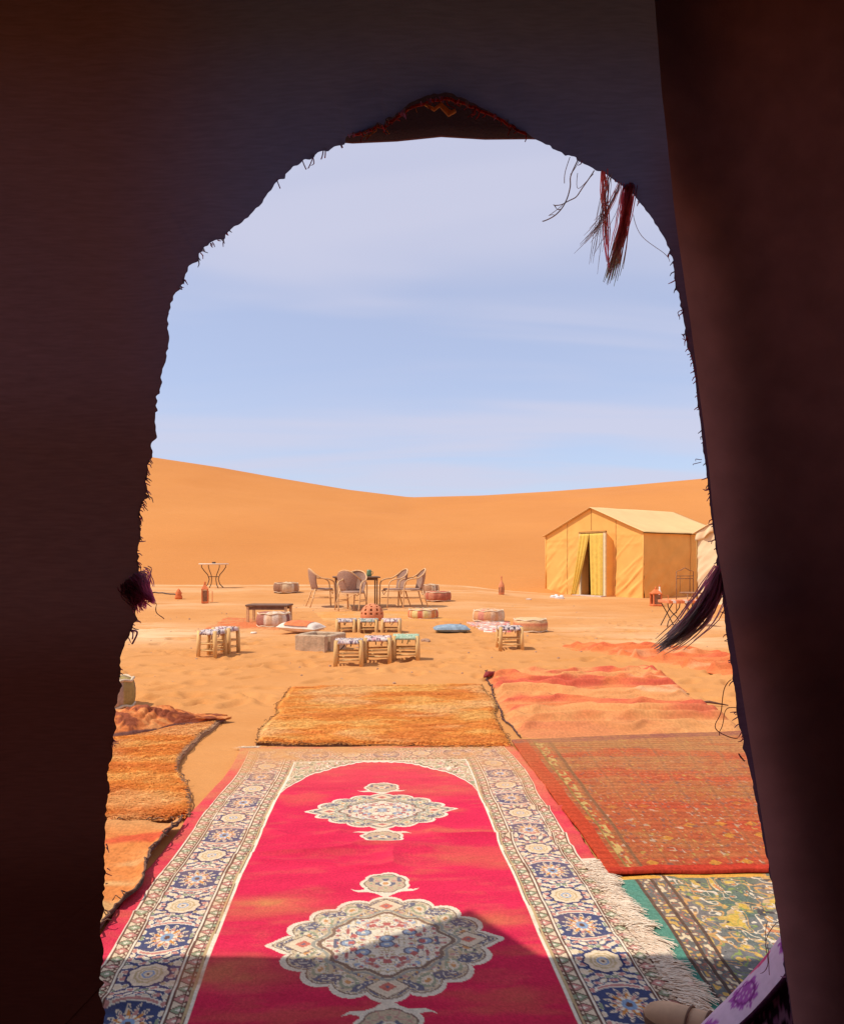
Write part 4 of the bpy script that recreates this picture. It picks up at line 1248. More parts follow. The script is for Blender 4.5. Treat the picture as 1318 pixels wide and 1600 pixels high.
# ------------------------------------------------------------------ lanterns
def post_lantern(px, py, h, label, w=.22, rz=.3):
    """clay lantern: plinth, four corner posts, pointed cap with a knob, door standing open"""
    root = thing('lantern', on_ground(px, py), rz, label, 'lantern', 'orange lanterns round the camp')
    mb = MB(); mb.box((0, 0, .025), (w, w, .05), bev=.01); mb.build('base', M_ORANGE, root)
    for sx in (-1, 1):
        for sy in (-1, 1):
            mb = MB(); mb.box((sx * w * .40, sy * w * .40, h * .33), (.03, .03, h * .58)); mb.build('post', M_ORANGE, root)
    for sx in (-1, 1):
        mb = MB(); mb.box((0, sx * w * .40, h * .33), (w * .66, .006, h * .5)); mb.build('pane', M_IRONTAN, root)
    mb = MB(); mb.box((0, 0, h * .64), (w * 1.05, w * 1.05, .03), bev=.008); mb.box((0, 0, h * .75), (w * .9, w * .9, h * .19), taper=.35); capo = mb.build('cap', M_ORANGE, root)
    mb = MB(); mb.lathe([(.01, h * .83), (.03, h * .84), (.018, h * .88), (.03, h * .92), (.012, h * .97), (.004, h)], 10); mb.build('knob', M_ORANGE, capo, True)
    mb = MB(); mb.tube([(w * .5, -w * .4, h * .08), (w * 1.05, -w * .7, h * .08), (w * 1.05, -w * .7, h * .56), (w * .5, -w * .4, h * .56)], .010, 5, closed=True); mb.build('open_door', M_ORANGE, root)
    return root
post_lantern(320, 927, .56, 'orange lantern with an open side door in front of the far round table', .17)
post_lantern(1024, 947, .50, 'orange lantern near the corner of the tan tent', .24, .1)
sl = thing('lantern', on_ground(279, 924), 0, 'small squat orange lantern at the far left, on the pale strip', 'lantern', 'orange lanterns round the camp')
mb = MB(); mb.lathe([(.01, 0), (.09, 0), (.10, .05), (.07, .12), (.09, .16), (.03, .22), (.02, .27), (.005, .28)], 16); mb.build('clay_body', M_ORANGE, sl, True)
mb = MB(); mb.tube([(-.07, 0, .16), (-.03, 0, .25), (.03, 0, .25), (.07, 0, .16)], .008, 5); mb.build('handle', M_ORANGE, sl, True)
bl = thing('lantern', on_ground(783, 929), 0, 'slender bottle shaped clay lantern alone between chairs and tan tent', 'lantern', 'orange lanterns round the camp')
mb = MB(); mb.lathe([(.01, 0), (.075, 0), (.085, .02), (.085, .26), (.06, .33), (.022, .39), (.016, .47), (.026, .50), (.012, .54), (.004, .56)], 18); mb.build('clay_body', M_TERRA, bl, True)
for k in range(3):
    a = -pi / 2 + (k - 1) * .9
    mb = MB(); mb.box((.084 * cos(a), .084 * sin(a), .14), (.012, .035, .15), rot=Matrix.Rotation(a, 3, 'Z')); mb.build('slot', M_IRONTAN, bl)
# white bottle and rag next to the tent lantern
bt = thing('bottle', on_ground(1030, 944), 0, 'white bottle standing beside the lantern by the tan tent', 'bottle')
mb = MB(); mb.lathe([(.01, 0), (.05, 0), (.052, .30), (.03, .37), (.02, .40), (.02, .46), (.01, .465)], 14); mb.build('bottle_body', M_WHITE, bt, True)
mb = MB(); mb.lathe([(.005, .466), (.024, .466), (.024, .50), (.005, .505)], 10); mb.build('bottle_cap', M_ORANGE, bt, True)

# round pierced clay lantern
rl = thing('lantern', on_ground(581, 970), 0, 'round pierced terracotta lantern behind the back row of stools', 'lantern')
n_, m_ = 60, 26
vs, fs = [], []
RR = .205
for i in range(m_ + 1):
    ph = -.55 + (pi / 2 + .55 - .06) * i / m_
    for k in range(n_):
        th = 2 * pi * k / n_
        vs.append((RR * cos(ph) * cos(th), RR * cos(ph) * sin(th), RR * .53 + RR * sin(ph)))
for i in range(m_):
    for k in range(n_):
        ph = -.55 + (pi / 2 + .55 - .06) * (i + .5) / m_
        hole = False
        for row, (pc, cnt, rad) in enumerate(((.18, 12, .105), (.52, 10, .10), (.85, 8, .095), (1.15, 5, .09))):
            th = 2 * pi * (k + .5) / n_; step = 2 * pi / cnt
            dth = ((th - (row % 2) * step / 2 + step / 2) % step) - step / 2
            if math.hypot(dth * cos(pc), ph - pc) < rad: hole = True
        if not hole:
            l = (k + 1) % n_; fs.append((i * n_ + k, i * n_ + l, (i + 1) * n_ + l, (i + 1) * n_ + k))
mb = MB(); mb.add(vs, fs); o = mb.build('pierced_dome', M_TERRA, rl, True); o.modifiers.new('thick', 'SOLIDIFY').thickness = -.016
mb = MB(); mb.lathe([(.02, 0), (.15, 0), (.175, .01), (.176, .03), (.16, .03), (.15, .012), (.02, .012)], 30); mb.build('foot_ring', M_TERRA, rl, True)

# ------------------------------------------------------------------ low table, cushions, fire pit, bits
lt = thing('low_table', on_ground(421, 972), -.06, 'low brown wooden table behind the striped pouf', 'table')
mb = MB(); mb.box((0, 0, .315), (.78, .46, .035), bev=.008); mb.build('table_top', M_DARKWOOD, lt)
for sx in (-1, 1):
    for sy in (-1, 1):
        mb = MB(); mb.box((sx * .35, sy * .19, .145), (.045, .045, .30)); mb.build('leg', M_RATTAN, lt)
for sy in (-1, 1):
    mb = MB(); mb.box((0, sy * .19, .265), (.70, .025, .055)); mb.build('apron', M_DARKWOOD, lt)

def cushion(name, loc, rz, w, d, h, label, m, patch=None, tilt=0.0, pm=None):
    root = thing(name, loc, rz, label, 'cushion')
    n = 26
    S, T = np.meshgrid(np.linspace(-1, 1, n), np.linspace(-1, 1, n))
    e = (1 - np.abs(S) ** 2.6) * (1 - np.abs(T) ** 2.6)
    e = np.clip(e, 0, 1) ** .42
    pinch = 1 - .07 * (1 - np.abs(S)) * np.abs(T) ** 3
    x = S * w / 2 * (1 - .06 * (1 - T * T) * np.abs(S) ** 4); y = T * d / 2 * (1 - .06 * (1 - S * S) * np.abs(T) ** 4)
    zt = h * (.45 + .55 * e) + .02 * (fbm(S * 2, T * 2, 5, 3) - .5) + tilt * S * w / 2 + abs(tilt) * w / 2
    zb_ = h * .45 * (1 - e) + tilt * S * w / 2 + abs(tilt) * w / 2
    a = np.stack([x, y, zt], -1).reshape(-1, 3); b = np.stack([x, y, zb_], -1).reshape(-1, 3)
    Q = grid_quads(n, n); Q2 = Q[:, ::-1] + len(a)
    np_mesh('cover', np.concatenate([a, b]), np.concatenate([Q, Q2]), m, root)
    if patch:
        s0 = np.abs(S) < .62; 
        k = 16
        S2, T2 = np.meshgrid(np.linspace(-.62, .62, k), np.linspace(-.95, .30, k))
        e2 = np.clip((1 - np.abs(S2) ** 2.6) * (1 - np.abs(T2) ** 2.6), 0, 1) ** .42
        zp = h * (.45 + .55 * e2) + .006 + .02 * (fbm(S2 * 2, T2 * 2, 5, 3) - .5) + tilt * S2 * w / 2 + abs(tilt) * w / 2
        np_mesh('panel', np.stack([S2 * w / 2, T2 * d / 2, zp], -1).reshape(-1, 3), grid_quads(k, k), pm, root)
    m2 = MB(); m2.tube([(sgx * w / 2 * .99, sgy * d / 2 * .99, h * .45 + tilt * sgx * w / 2 + abs(tilt) * w / 2) for sgx, sgy in ((-1, -1), (0, -1), (1, -1), (1, 0), (1, 1), (0, 1), (-1, 1), (-1, 0))], .008, 6, closed=True)
    m2.build('piping', m, root, True)
    return root
cushion('cushion', on_ground(471, 989), -.25, .62, .52, .17, 'white cushion with an orange panel lying left of the fire pit', M_WHITE, True, -.05, M_ORANGE)
cushion('cushion', on_ground(705, 988), .05, .56, .40, .125, 'flat dusty blue cushion on the sand between the stools', M_BLUECL)

fp = thing('fire_pit', on_ground(497, 1017), -.42, 'square fire pit of rough grey concrete blocks', 'fire pit')
fp.location.y += .16
for (cx_, cy_, rz_, L_) in ((-.0, -.20, 0, .44), (.21, .045, pi / 2, .42), (.0, .24, 0, .44), (-.21, .045, pi / 2, .40)):
    mb = MB(); mb.box((0, 0, .085), (L_ - (.0 if rz_ == 0 else .06), .075, .23), bev=.012)
    v = np.array(mb.v); v += .012 * (np.stack([vnoise(v[:, 0] * 17 + cx_ * 9, v[:, 2] * 14, 3), vnoise(v[:, 1] * 17, v[:, 2] * 14 + cy_ * 5, 4), vnoise(v[:, 0] * 13, v[:, 1] * 13 + 7, 5)], -1) - .5)
    mb.v = [tuple(k) for k in v]
    o = mb.build('concrete_block', M_CONC, fp); o.location = (cx_, cy_, 0); o.rotation_euler = (0, 0, rz_)
o = MB().box((0, .02, .02), (.36, .38, .03)).build('ash_bed', M_STONE, fp)

def rock(px, py, s, label, m=M_STONE, sq=.6, rz=0):
    root = thing('rock', on_ground(px, py), rz, label, 'rock')
    mb = MB(); mb.lathe([(s * .05, -s * .2), (s * .7, -s * .1), (s, s * .15), (s * .85, s * .5 * sq * 1.6), (s * .4, s * sq), (s * .05, s * sq * 1.05)], 12)
    v = np.array(mb.v); k = 1 + .5 * (vnoise(v[:, 0] / s * 1.7 + px, v[:, 1] / s * 1.7 + v[:, 2] / s * 2, px) - .5); v *= k[:, None]
    mb.v = [tuple(q) for q in v]
    mb.build('rock_body', m, root)
    return root
rock(665, 1003, .065, 'fist sized brown stone right of the green stool')
rock(396, 990, .05, 'small pale stone on the sand left of the white cushion', M_WHITE, .5)
rock(826, 937, .09, 'flat pale stone on the sand left of the tan tent', M_STEP, .35)
rr_ = random.Random(9)
mb = MB()
for k in range(170):
    d = rr_.uniform(6.6, 20); x = rr_.uniform(-.5, .42) * d; s = rr_.uniform(.006, .017)
    z = gzf(x, d); a = rr_.uniform(0, 3)
    mb.box((x, d, z + s * .2), (s * 2.2, s * 1.6, s * 1.2), rot=Matrix.Rotation(a, 3, 'Z') @ Matrix.Rotation(.4, 3, 'X'), taper=.6)
tag(mb.build('pebbles', M_STONE), 'tiny dark pebbles and twigs strewn over the sand', kind='stuff')

# pair of shoes by the tent
for k, (px, py) in enumerate(((866, 934), (874, 935))):
    sh = thing('shoe', on_ground(px, py), .9 + k * .3, ('left' if k == 0 else 'right') + ' white shoe of the pair lying in front of the tan tent', 'shoe', 'white shoes by the tent')
    mb = MB(); mb.box((0, 0, .015), (.11, .27, .03), bev=.012); mb.build('sole', M_SHOE, sh, True)
    mb = MB(); mb.box((0, -.05, .065), (.10, .15, .08), bev=.03, taper=.75); mb.box((0, .07, .05), (.095, .12, .05), bev=.022, taper=.8); mb.build('upper', M_SHOE, sh, True)

# thin dark tube lying along the pale strip at the far left
mb = MB(); pts = []
for k in range(14):
    px = 200 + k * 6; x, y, z = on_ground(px, 920.5 + .25 * k * .6); pts.append((x, y, z + .015))
mb.tube(pts, .02, 6); tag(mb.build('stripe', M_IRON, None, True), 'thin dark tube lying along the pale strip left of the squat lantern', 'stripe')

# iron chair and mosaic table by the tent
ic = thing('iron_chair', on_ground(1078, 959), .25, 'thin wrought iron chair with a tall back in front of the tan tent', 'chair')
mb = MB(); mb.tube([(-.21, .2, 0), (-.21, .2, .92), (-.10, .2, .95), (0, .2, 1.0), (.10, .2, .95), (.21, .2, .92), (.21, .2, 0)], .010, 6); mb.build('back_frame', M_IRONTAN, ic, True)
for z in (.82, .76): 
    mb = MB(); mb.tube([(-.21, .2, z), (.21, .2, z)], .008, 5); mb.build('back_rail', M_IRONTAN, ic, True)
for x in (-.12, .12):
    mb = MB(); mb.tube([(x, .2, .46), (x, .2, .82)], .006, 5); mb.build('back_bar', M_IRONTAN, ic, True)
mb = MB(); mb.lathe([(.01, .44), (.22, .44), (.23, .455), (.22, .47), (.01, .47)], 20); mb.build('seat', M_IRONTAN, ic, True)
for x in (-.19, .19):
    mb = MB(); mb.tube([(x, -.18, .44), (x * 1.08, -.2, .2), (x * 1.15, -.23, 0)], .010, 6); mb.build('front_leg', M_IRONTAN, ic, True)

mt = thing('mosaic_table', on_ground(1066, 978), .12, 'low table with an orange tiled rim and crossed iron legs behind the tassel', 'table')
W_, D_, H_ = .72, .42, .46
mb = MB(); mb.box((0, 0, H_ - .03), (W_, D_, .05), bev=.006); mtop = mb.build('table_top', M_TERRA, mt)
for k in range(10):
    x = -W_ / 2 + .036 + k * (W_ - .072) / 9
    mb = MB(); mb.box((x, -D_ / 2 - .003, H_ - .03), (.052, .012, .042), bev=.003); mb.build('tile', M_WHITE if k in (1, 4, 5, 8) else M_ORANGE, mtop)
for k in range(10):
    x = -W_ / 2 + .036 + k * (W_ - .072) / 9
    mb = MB(); mb.box((x, -D_ / 2 + .05, H_ - .002), (.058, .058, .012), bev=.003); mb.build('tile', M_WHITE if k % 3 == 1 else M_ORANGE, mtop)
for sx in (-1, 1):
    for s2 in (-1, 1):
        mb = MB(); xx = sx * .22
        mb.tube([(xx + s2 * .11, -.12, H_ - .06), (xx + s2 * .10, -.12, .33), (xx + s2 * .03, -.12, .24), (xx, -.12, .215), (xx - s2 * .05, -.12, .17), (xx - s2 * .10, -.12, .09), (xx - s2 * .12, -.12, 0)], .009, 6)
        mb.build('leg', M_IRON, mt, True)
        mb = MB(); mb.tube([(xx + s2 * .11, .14, H_ - .06), (xx, .14, .22), (xx - s2 * .12, .14, 0)], .009, 6); mb.build('leg', M_IRON, mt, True)

# ------------------------------------------------------------------ the tent one looks out of
DW = 1.2
bt_ = thing('berber_tent', (0, DW, 0), 0, 'dark brown wool tent whose ragged arched doorway frames the view', 'tent')
ARCH = [(150, 1960), (156, 1760), (162, 1600), (160, 1500), (163, 1400), (168, 1300), (172, 1200), (180, 1130), (186, 1060), (195, 1008), (208, 984), (211, 960), (214, 935), (218, 905), (215, 860), (222, 800), (230, 740), (237, 690), (243, 640), (247, 608), (258, 572), (263, 548), (262, 510), (267, 480), (280, 450), (300, 415), (330, 382), (360, 356), (386, 338), (403, 322), (412, 298), (430, 284), (460, 260), (500, 236), (540, 217), (580, 200), (620, 180), (655, 161), (690, 153), (722, 158), (760, 175), (800, 195), (850, 217), (872, 233), (910, 254), (945, 270), (985, 300), (1010, 335), (1034, 370), (1049, 408), (1053, 436), (1064, 480), (1075, 530), (1085, 590), (1092, 650), (1100, 720), (1108, 780), (1115, 840), (1122, 900), (1128, 950), (1135, 1000), (1143, 1060), (1152, 1130), (1165, 1190), (1180, 1260), (1195, 1330), (1205, 1390), (1215, 1450), (1225, 1520), (1235, 1600), (1262, 1760), (1290, 1960)]
A = np.array([[(px - CX) / F * DW, EYE - (py - HY) / F * DW] for px, py in ARCH])
seg = np.r_[0, np.cumsum(np.hypot(*np.diff(A, axis=0).T))]
NA = 1500
sa_ = np.linspace(0, seg[-1], NA)
# smooth the polyline a little, then fray
ax_ = np.interp(sa_, seg, A[:, 0]); az_ = np.interp(sa_, seg, A[:, 1])
ker = np.hanning(25); ker /= ker.sum()
pad = lambda q: np.r_[np.full(12, q[0]), q, np.full(12, q[-1])]
ax_ = np.convolve(pad(ax_), ker, 'valid'); az_ = np.convolve(pad(az_), ker, 'valid')
tx_, tz_ = np.gradient(ax_), np.gradient(az_); tl = np.hypot(tx_, tz_); nxn, nzn = tz_ / tl, -tx_ / tl      # points into the opening
fr = (fbm(sa_ * 28, sa_ * 0, 3, 3) - .5) * .012 + (vnoise(sa_ * 150, sa_ * 0, 8) - .5) * .004 + np.clip(vnoise(sa_ * 70, sa_ * 0 + 4, 5) - .78, 0, 1) * .03
fr = np.where(ax_ > 0.25, fr * .45, fr)
ex, ez = ax_ + nxn * fr, az_ + nzn * fr
# outer boundary on a box round the door, same count
cxa, cza = 0.02, 1.0
XL, XR, ZT, ZB = -3.0, 2.6, 2.19, -.05
rows = []
NR = 26
ang = np.arctan2(ez - cza, ex - cxa)
dxv, dzv = np.cos(ang), np.sin(ang)
tb1 = np.where(dxv > 0, (XR - cxa) / np.maximum(dxv, 1e-6), (XL - cxa) / np.minimum(dxv, -1e-6))
tb2 = np.where(dzv > 0, (ZT - cza) / np.maximum(dzv, 1e-6), (ZB - cza) / np.minimum(dzv, -1e-6))
tb_ = np.minimum(tb1, tb2)
ox, oz = cxa + dxv * tb_, cza + dzv * tb_
for k in range(NR):
    f = (k / (NR - 1)) ** 1.8
    x = ex * (1 - f) + ox * f; z = ez * (1 - f) + oz * f
    y = .018 * (fbm(x * 6 + z * 1.5, z * 1.6, 14, 3) - .5) * 2 + .03 * (fbm(x * 2.2, z * 1.2, 24, 2) - .5) * 2 * min(1, f * 6)
    rows.append(np.stack([x, y, z], -1))
V = np.array(rows).reshape(-1, 3)
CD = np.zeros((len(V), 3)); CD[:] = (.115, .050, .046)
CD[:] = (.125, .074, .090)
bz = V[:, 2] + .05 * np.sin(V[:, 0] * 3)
CD = mixc(CD, (.105, .054, .052), smooth(1.40, 1.22, bz)); CD = mixc(CD, (.075, .028, .022), smooth(1.02, .84, bz)); CD = mixc(CD, (.045, .014, .010), smooth(.66, .48, bz))  # interior shade painted in: the cloth darkens band by band towards the ground
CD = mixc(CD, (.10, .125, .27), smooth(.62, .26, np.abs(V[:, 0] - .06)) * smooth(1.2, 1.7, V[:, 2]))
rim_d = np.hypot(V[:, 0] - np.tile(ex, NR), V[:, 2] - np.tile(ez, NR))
CD = mixc(CD, (.70, .58, .60), smooth(.09, .14, rim_d) * smooth(.42, .5, V[:, 0]) * smooth(.8, 1.45, V[:, 2]))  # paler high up to pass light to the curtain, shade painted below
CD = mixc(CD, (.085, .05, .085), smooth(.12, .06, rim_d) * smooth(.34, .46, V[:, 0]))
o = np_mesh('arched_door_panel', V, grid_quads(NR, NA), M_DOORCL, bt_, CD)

# brown curtains hanging inside, either side of the arch
def inner_curtain(line, xfar, yl, seed):
    L = np.array([[(px - CX) / F * yl, EYE - (py - HY) / F * yl] for px, py in line])
    nz = 90; nu = 60
    zz = np.linspace(L[:, 1].max(), max(0.0, L[:, 1].min()), nz)
    o_ = np.argsort(L[:, 1]); xe = np.interp(zz, L[o_, 1], L[o_, 0]) + .004 * (fbm(zz * 7, zz * 0, seed, 3) - .5)
    S = np.linspace(0, 1, nu)
    X = xe[:, None] * (1 - S[None] ** 1.5) + xfar * S[None] ** 1.5
    Zz = np.repeat(zz[:, None], nu, 1)
    Y = (yl - DW) + .028 * np.sin(X * 13 + .8 * Zz + 2 * fbm(X * 2, Zz * .8, seed, 2)) * np.clip(S * 5, 0, 1)[None] + .012 * (fbm(X * 7, Zz * 2, seed + 2, 3) - .5)
    o = np_mesh('inner_curtain', np.stack([X, Y, Zz], -1).reshape(-1, 3), grid_quads(nz, nu), M_CURT, bt_)
    return o
inner_curtain([(1012, -130), (1022, 0), (1034, 150), (1052, 320), (1076, 500), (1100, 680), (1120, 850), (1146, 1000), (1176, 1180), (1206, 1380), (1236, 1560), (1262, 1760), (1285, 1960)], 2.55, 1.12, 5)

# roof with its low front edge, side and back walls
def roof_part():
    xs = np.linspace(XL - .05, XR + .05, 60)
    ys = np.array([1.605, 1.575, 1.45, 1.3, 1.0, .6, .1, -.5, -1.2, -2.0, -2.8])
    zs = np.array([2.034, 2.040, 2.09, 2.155, 2.26, 2.42, 2.62, 2.78, 2.55, 2.25, 1.95])
    S, Yq = np.meshgrid(xs, ys); Zq = np.repeat(zs[:, None], len(xs), 1)
    front = (Yq > 1.5)
    Zq = Zq + np.where(front, .006 * np.sin(S * 9) + .004 * np.sin(S * 23 + 1), 0) - .006 * front * np.clip((S - .05) * 4, 0, 1)
    Yq = Yq - DW
    o = np_mesh('roof', np.stack([S, Yq, Zq], -1).reshape(-1, 3), grid_quads(len(ys), len(xs)), M_ROOFCL, bt_)
    md = o.modifiers.new('thick', 'SOLIDIFY'); md.thickness = .008; md.offset = 1
    # hem along the front edge
    mb = MB(); mb.tube([(x, 1.607 - DW, 2.034 + .006 * sin(x * 9) + .004 * sin(x * 23 + 1) - .006 * min(1, max(0, (x - .05) * 4))) for x in xs], .008, 6)
    mb.build('roof_hem', M_CURT, bt_, True)
roof_part()
# unseen peak over the front edge, shaped to cast the shadow point on the rug
mb = MB()
sx0, sx1 = -.278 - KX * 2.02, .345 - KX * 2.02
zap = 2.86; apx, apy = .162 - KX * zap, 2.30 - KY * zap - DW
mb.add([(sx0, .40, 2.03), (sx1, .40, 2.03), (apx, apy, zap), (apx - .1, -.55, 2.40), (sx1, -.2, 2.2), (sx0 - .3, -.2, 2.2)],
       [(0, 1, 2), (1, 4, 2), (4, 3, 2), (3, 5, 2), (5, 0, 2)])
mb.build('roof_shadow_peak', M_ROOFCL, bt_)
for nm, pts in (('side_wall', [(XL, 0, -.05), (XL, -4, -.05), (XL, -4, 1.95), (XL, -1.7, 2.8), (XL, 0, 2.16)]), ('side_wall', [(XR, 0, -.05), (XR, -4, -.05), (XR, -4, 1.95), (XR, -1.7, 2.8), (XR, 0, 2.16)]),
                ('back_wall', [(XL, -3.98, -.05), (XR, -3.98, -.05), (XR, -3.98, 2.0), (XL, -3.98, 2.0)])):
    mb = MB(); mb.add(pts, [tuple(range(len(pts)))]); o = mb.build(nm, M_LINING, bt_)
    md = o.modifiers.new('thick', 'SOLIDIFY'); md.thickness = .02; md.offset = 0
# bound edge of the arch's pointed top, reddish, frayed
mb = MB()
sel = [i for i in range(NA) if 1.80 < ez[i] and -.12 < ex[i] < .22]
pts = [(ex[i], .004, ez[i] + .001) for i in sel[::3]]
rr_ = random.Random(2)
mb.tube([(p[0], p[1] + .003, p[2] + rr_.gauss(0, .0007)) for p in pts], .0022, 5, (.42, .07, .06))
for p in pts:
    for q in range(2):
        if rr_.random() < .6:
            l = rr_.uniform(.004, .018); a = rr_.gauss(0, .5); mb.tube([p, (p[0] + l * .5 * sin(a), .006, p[2] - l * .6), (p[0] + l * sin(a + rr_.gauss(0, .5)), .004, p[2] - l)], .0008, 4, rr_.choice([(.5, .08, .08), (.35, .05, .07), (.55, .30, .14)]))
mb.tube([(.005, .006, 1.852), (.02, .008, 1.845), (.03, .008, 1.853), (.045, .008, 1.838), (.055, .008, 1.843)], [.002, .003, .004, .005, .003], 6, (.55, .30, .14))
mb.build('edge_binding', M_THREAD, bt_, True)

# frayed threads along the arch
mb = MB(); rr_ = random.Random(21)
MAR, PUR, DGR = (.30, .06, .10), (.20, .08, .18), (.12, .10, .13)
for k in range(620):
    i = rr_.randrange(150, NA - 150)
    if ex[i] > .25 and rr_.random() < .6: continue
    if az_[i] < .80 and rr_.random() < .85: continue
    dens = float(vnoise(sa_[i] * 9, 0, 31))
    if dens < .40: continue
    l = rr_.uniform(.003, .012) * (1.8 if rr_.random() < .10 else 1)
    n0 = Vector((nxn[i], 0, nzn[i])); g = Vector((0, 0, -1))
    d_ = (n0 * 1.0 + g * .5 + Vector((rr_.gauss(0, .4), rr_.gauss(0, .3), rr_.gauss(0, .4)))).normalized()
    p0 = Vector((ex[i], .0, ez[i])) - n0 * .002
    p1 = p0 + d_ * l * .55; p2 = p1 + (d_ + g * .5 + Vector((rr_.gauss(0, .6), 0, rr_.gauss(0, .6)))).normalized() * l * .5
    mb.ribbon([p0, p1, p2], [.0010, .0009, .0005], rr_.choice([MAR, PUR, DGR]))
def thread(pix, dw=DW, r=.0007, c=PUR, yoff=0.0, n=5):
    P = [at(px, py, dw) for px, py in pix]
    out = []
    Q = [P[0]] + P + [P[-1]]
    for i in range(1, len(Q) - 2):
        for j in range(n):
            t = j / n
            out.append(.5 * ((2 * Q[i]) + (Q[i + 1] - Q[i - 1]) * t + (2 * Q[i - 1] - 5 * Q[i] + 4 * Q[i + 1] - Q[i + 2]) * t * t + (3 * Q[i] - Q[i - 1] - 3 * Q[i + 1] + Q[i + 2]) * t ** 3))
    out.append(P[-1])
    mb.ribbon([(p.x, p.y - DW + yoff + .01 * sin(k * .4), p.z) for k, p in enumerate(out)], r, c)
G1 = (.34, .35, .42)
thread([(903, 248), (893, 270), (889, 295), (882, 318), (868, 332), (846, 348)], c=G1, r=.0010)
thread([(928, 266), (912, 288), (897, 312), (882, 318), (870, 316), (863, 322), (868, 328), (878, 322)], c=G1, r=.0009)
thread([(890, 245), (884, 265), (880, 290)], c=G1, r=.0006); thread([(902, 270), (905, 290), (925, 275)], c=G1, r=.0005)
thread([(905, 250), (897, 262), (889, 276)], c=G1, r=.0005); thread([(880, 318), (862, 330), (856, 340), (866, 338)], c=G1, r=.0005)
thread([(1077, 481), (1066, 482), (1056, 492), (1060, 500)], c=PUR, r=.0007); thread([(1083, 515), (1070, 520), (1062, 524), (1068, 530), (1072, 518)], c=PUR, r=.0008); thread([(1086, 548), (1076, 552)], c=PUR, r=.0007)
thread([(1095, 722), (1086, 724), (1080, 728)], c=PUR, r=.0006); thread([(1096, 718), (1090, 716), (1084, 722)], c=PUR, r=.0006)
thread([(989, 335), (1005, 365), (1030, 395), (1045, 410)], c=G1, r=.0005)
thread([(1142, 1062), (1134, 1080), (1124, 1105), (1119, 1125), (1122, 1142), (1135, 1150), (1150, 1152)], c=(.20, .08, .06), r=.0008)
thread([(1150, 1106), (1138, 1110), (1127, 1122), (1124, 1140), (1128, 1152)], c=(.20, .08, .06), r=.0007)
thread([(1163, 1190), (1157, 1180), (1155, 1184)], c=(.12, .05, .05), r=.0012)
thread([(225, 940), (240, 943), (246, 950), (248, 960), (253, 968)], c=(.30, .12, .10), r=.0008)
thread([(205, 985), (211, 990), (209, 1006)], c=PUR, r=.0016); thread([(206, 985), (203, 1000)], c=PUR, r=.0012)
thread([(490, 240), (480, 258), (484, 262)], c=PUR, r=.0009); thread([(487, 238), (489, 250), (486, 262)], c=PUR, r=.0009); thread([(505, 232), (500, 244)], c=PUR, r=.001); thread([(508, 230), (506, 242)], c=MAR, r=.001); thread([(472, 250), (477, 260)], c=PUR, r=.0009); thread([(432, 280), (436, 290)], c=PUR, r=.0009); thread([(530, 218), (534, 226)], c=PUR, r=.0016)
thread([(1216, 1440), (1200, 1475), (1196, 1500), (1186, 1520)], c=(.20, .09, .10), r=.0007); thread([(1200, 1475), (1204, 1492), (1198, 1520)], c=(.20, .09, .10), r=.0006); thread([(1199, 1440), (1200, 1475)], c=(.20, .09, .10), r=.0006)
tag(mb.build('frayed_threads', M_THREAD, bt_), 'loose dark threads fraying from the arch edge', kind='stuff')

# tassels
def tassel(name, root_px, mid_px, tip_px, widths, n, cols, seed, rad=.0008, label=None):
    mb = MB(); r = random.Random(seed)
    R0, Mi, Ti = at(*root_px, DW), at(*mid_px, DW), at(*tip_px, DW)
    side = Vector((Ti.z - R0.z, 0, -(Ti.x - R0.x))).normalized()
    for k in range(n):
        u = r.gauss(0, .5); v = r.gauss(0, .5); ln = r.uniform(.55, 1.06)
        c0, c1, c2 = [Vector(c) for c in r.choice(cols)]
        pts = []; cs = []
        for i in range(9):
            t = i / 8 * ln
            p = (1 - t) ** 2 * R0 + 2 * t * (1 - t) * Mi + t * t * Ti
            w = np.interp(t, [0, .2, .5, 1], widths)
            p = p + side * (u * w + r.gauss(0, .0006)) + Vector((0, v * w * .7 + .006 * sin(t * 7 + k), 0))
            p = p + Vector((0, -DW, -.01 * max(0, t - .8) * abs(u)))
            pts.append(p)
            c = c0.lerp(c1, min(1, t * 2)) if t < .5 else c1.lerp(c2, min(1, (t - .5) * 2))
            cs += [tuple(c * r.uniform(.75, 1.2))] * 2
        mb.ribbon(pts, [rad] * 8 + [rad * .5], cs)
    o = mb.build(name, M_THREAD, bt_)
    if label: tag(o, label)
    return mb
mauve, plum, ink, grey, grn, red = (.70, .18, .38), (.55, .20, .34), (.32, .22, .28), (.60, .56, .52), (.26, .44, .32), (.80, .20, .26)
tassel('tassel', (1126, 890), (1106, 968), (1032, 1012), [.008, .015, .019, .012], 230, [(mauve, plum, grey), (mauve, ink, grey), (plum, (.50, .16, .24), (.26, .30, .26)), (plum, grey, (.50, .42, .38)), (ink, plum, grey)], 3, .0008, 'plum and grey tassel blown inwards')
tassel('tassel', (982, 290), (977, 350), (953, 434), [.009, .009, .008, .012], 100, [(plum, red, grn), (mauve, (.60, .16, .18), grn), (red, red, ink)], 5, .0007, 'dark red tassel with green tips')
tassel('tassel', (942, 268), (946, 335), (950, 425), [.005, .008, .004, .006], 12, [(red, red, mauve), (red, (.75, .36, .36), mauve)], 6, .0009, 'thin red threads')
tassel('tassel', (968, 287), (945, 350), (902, 388), [.006, .008, .012, .020], 18, [(red, (.60, .48, .52), G1), (G1, G1, G1)], 7, .0004, 'thin grey threads')
tassel('tassel', (950, 275), (936, 340), (922, 432), [.006, .010, .012, .016], 12, [(G1, G1, G1)], 8, .0004, 'thin grey threads')
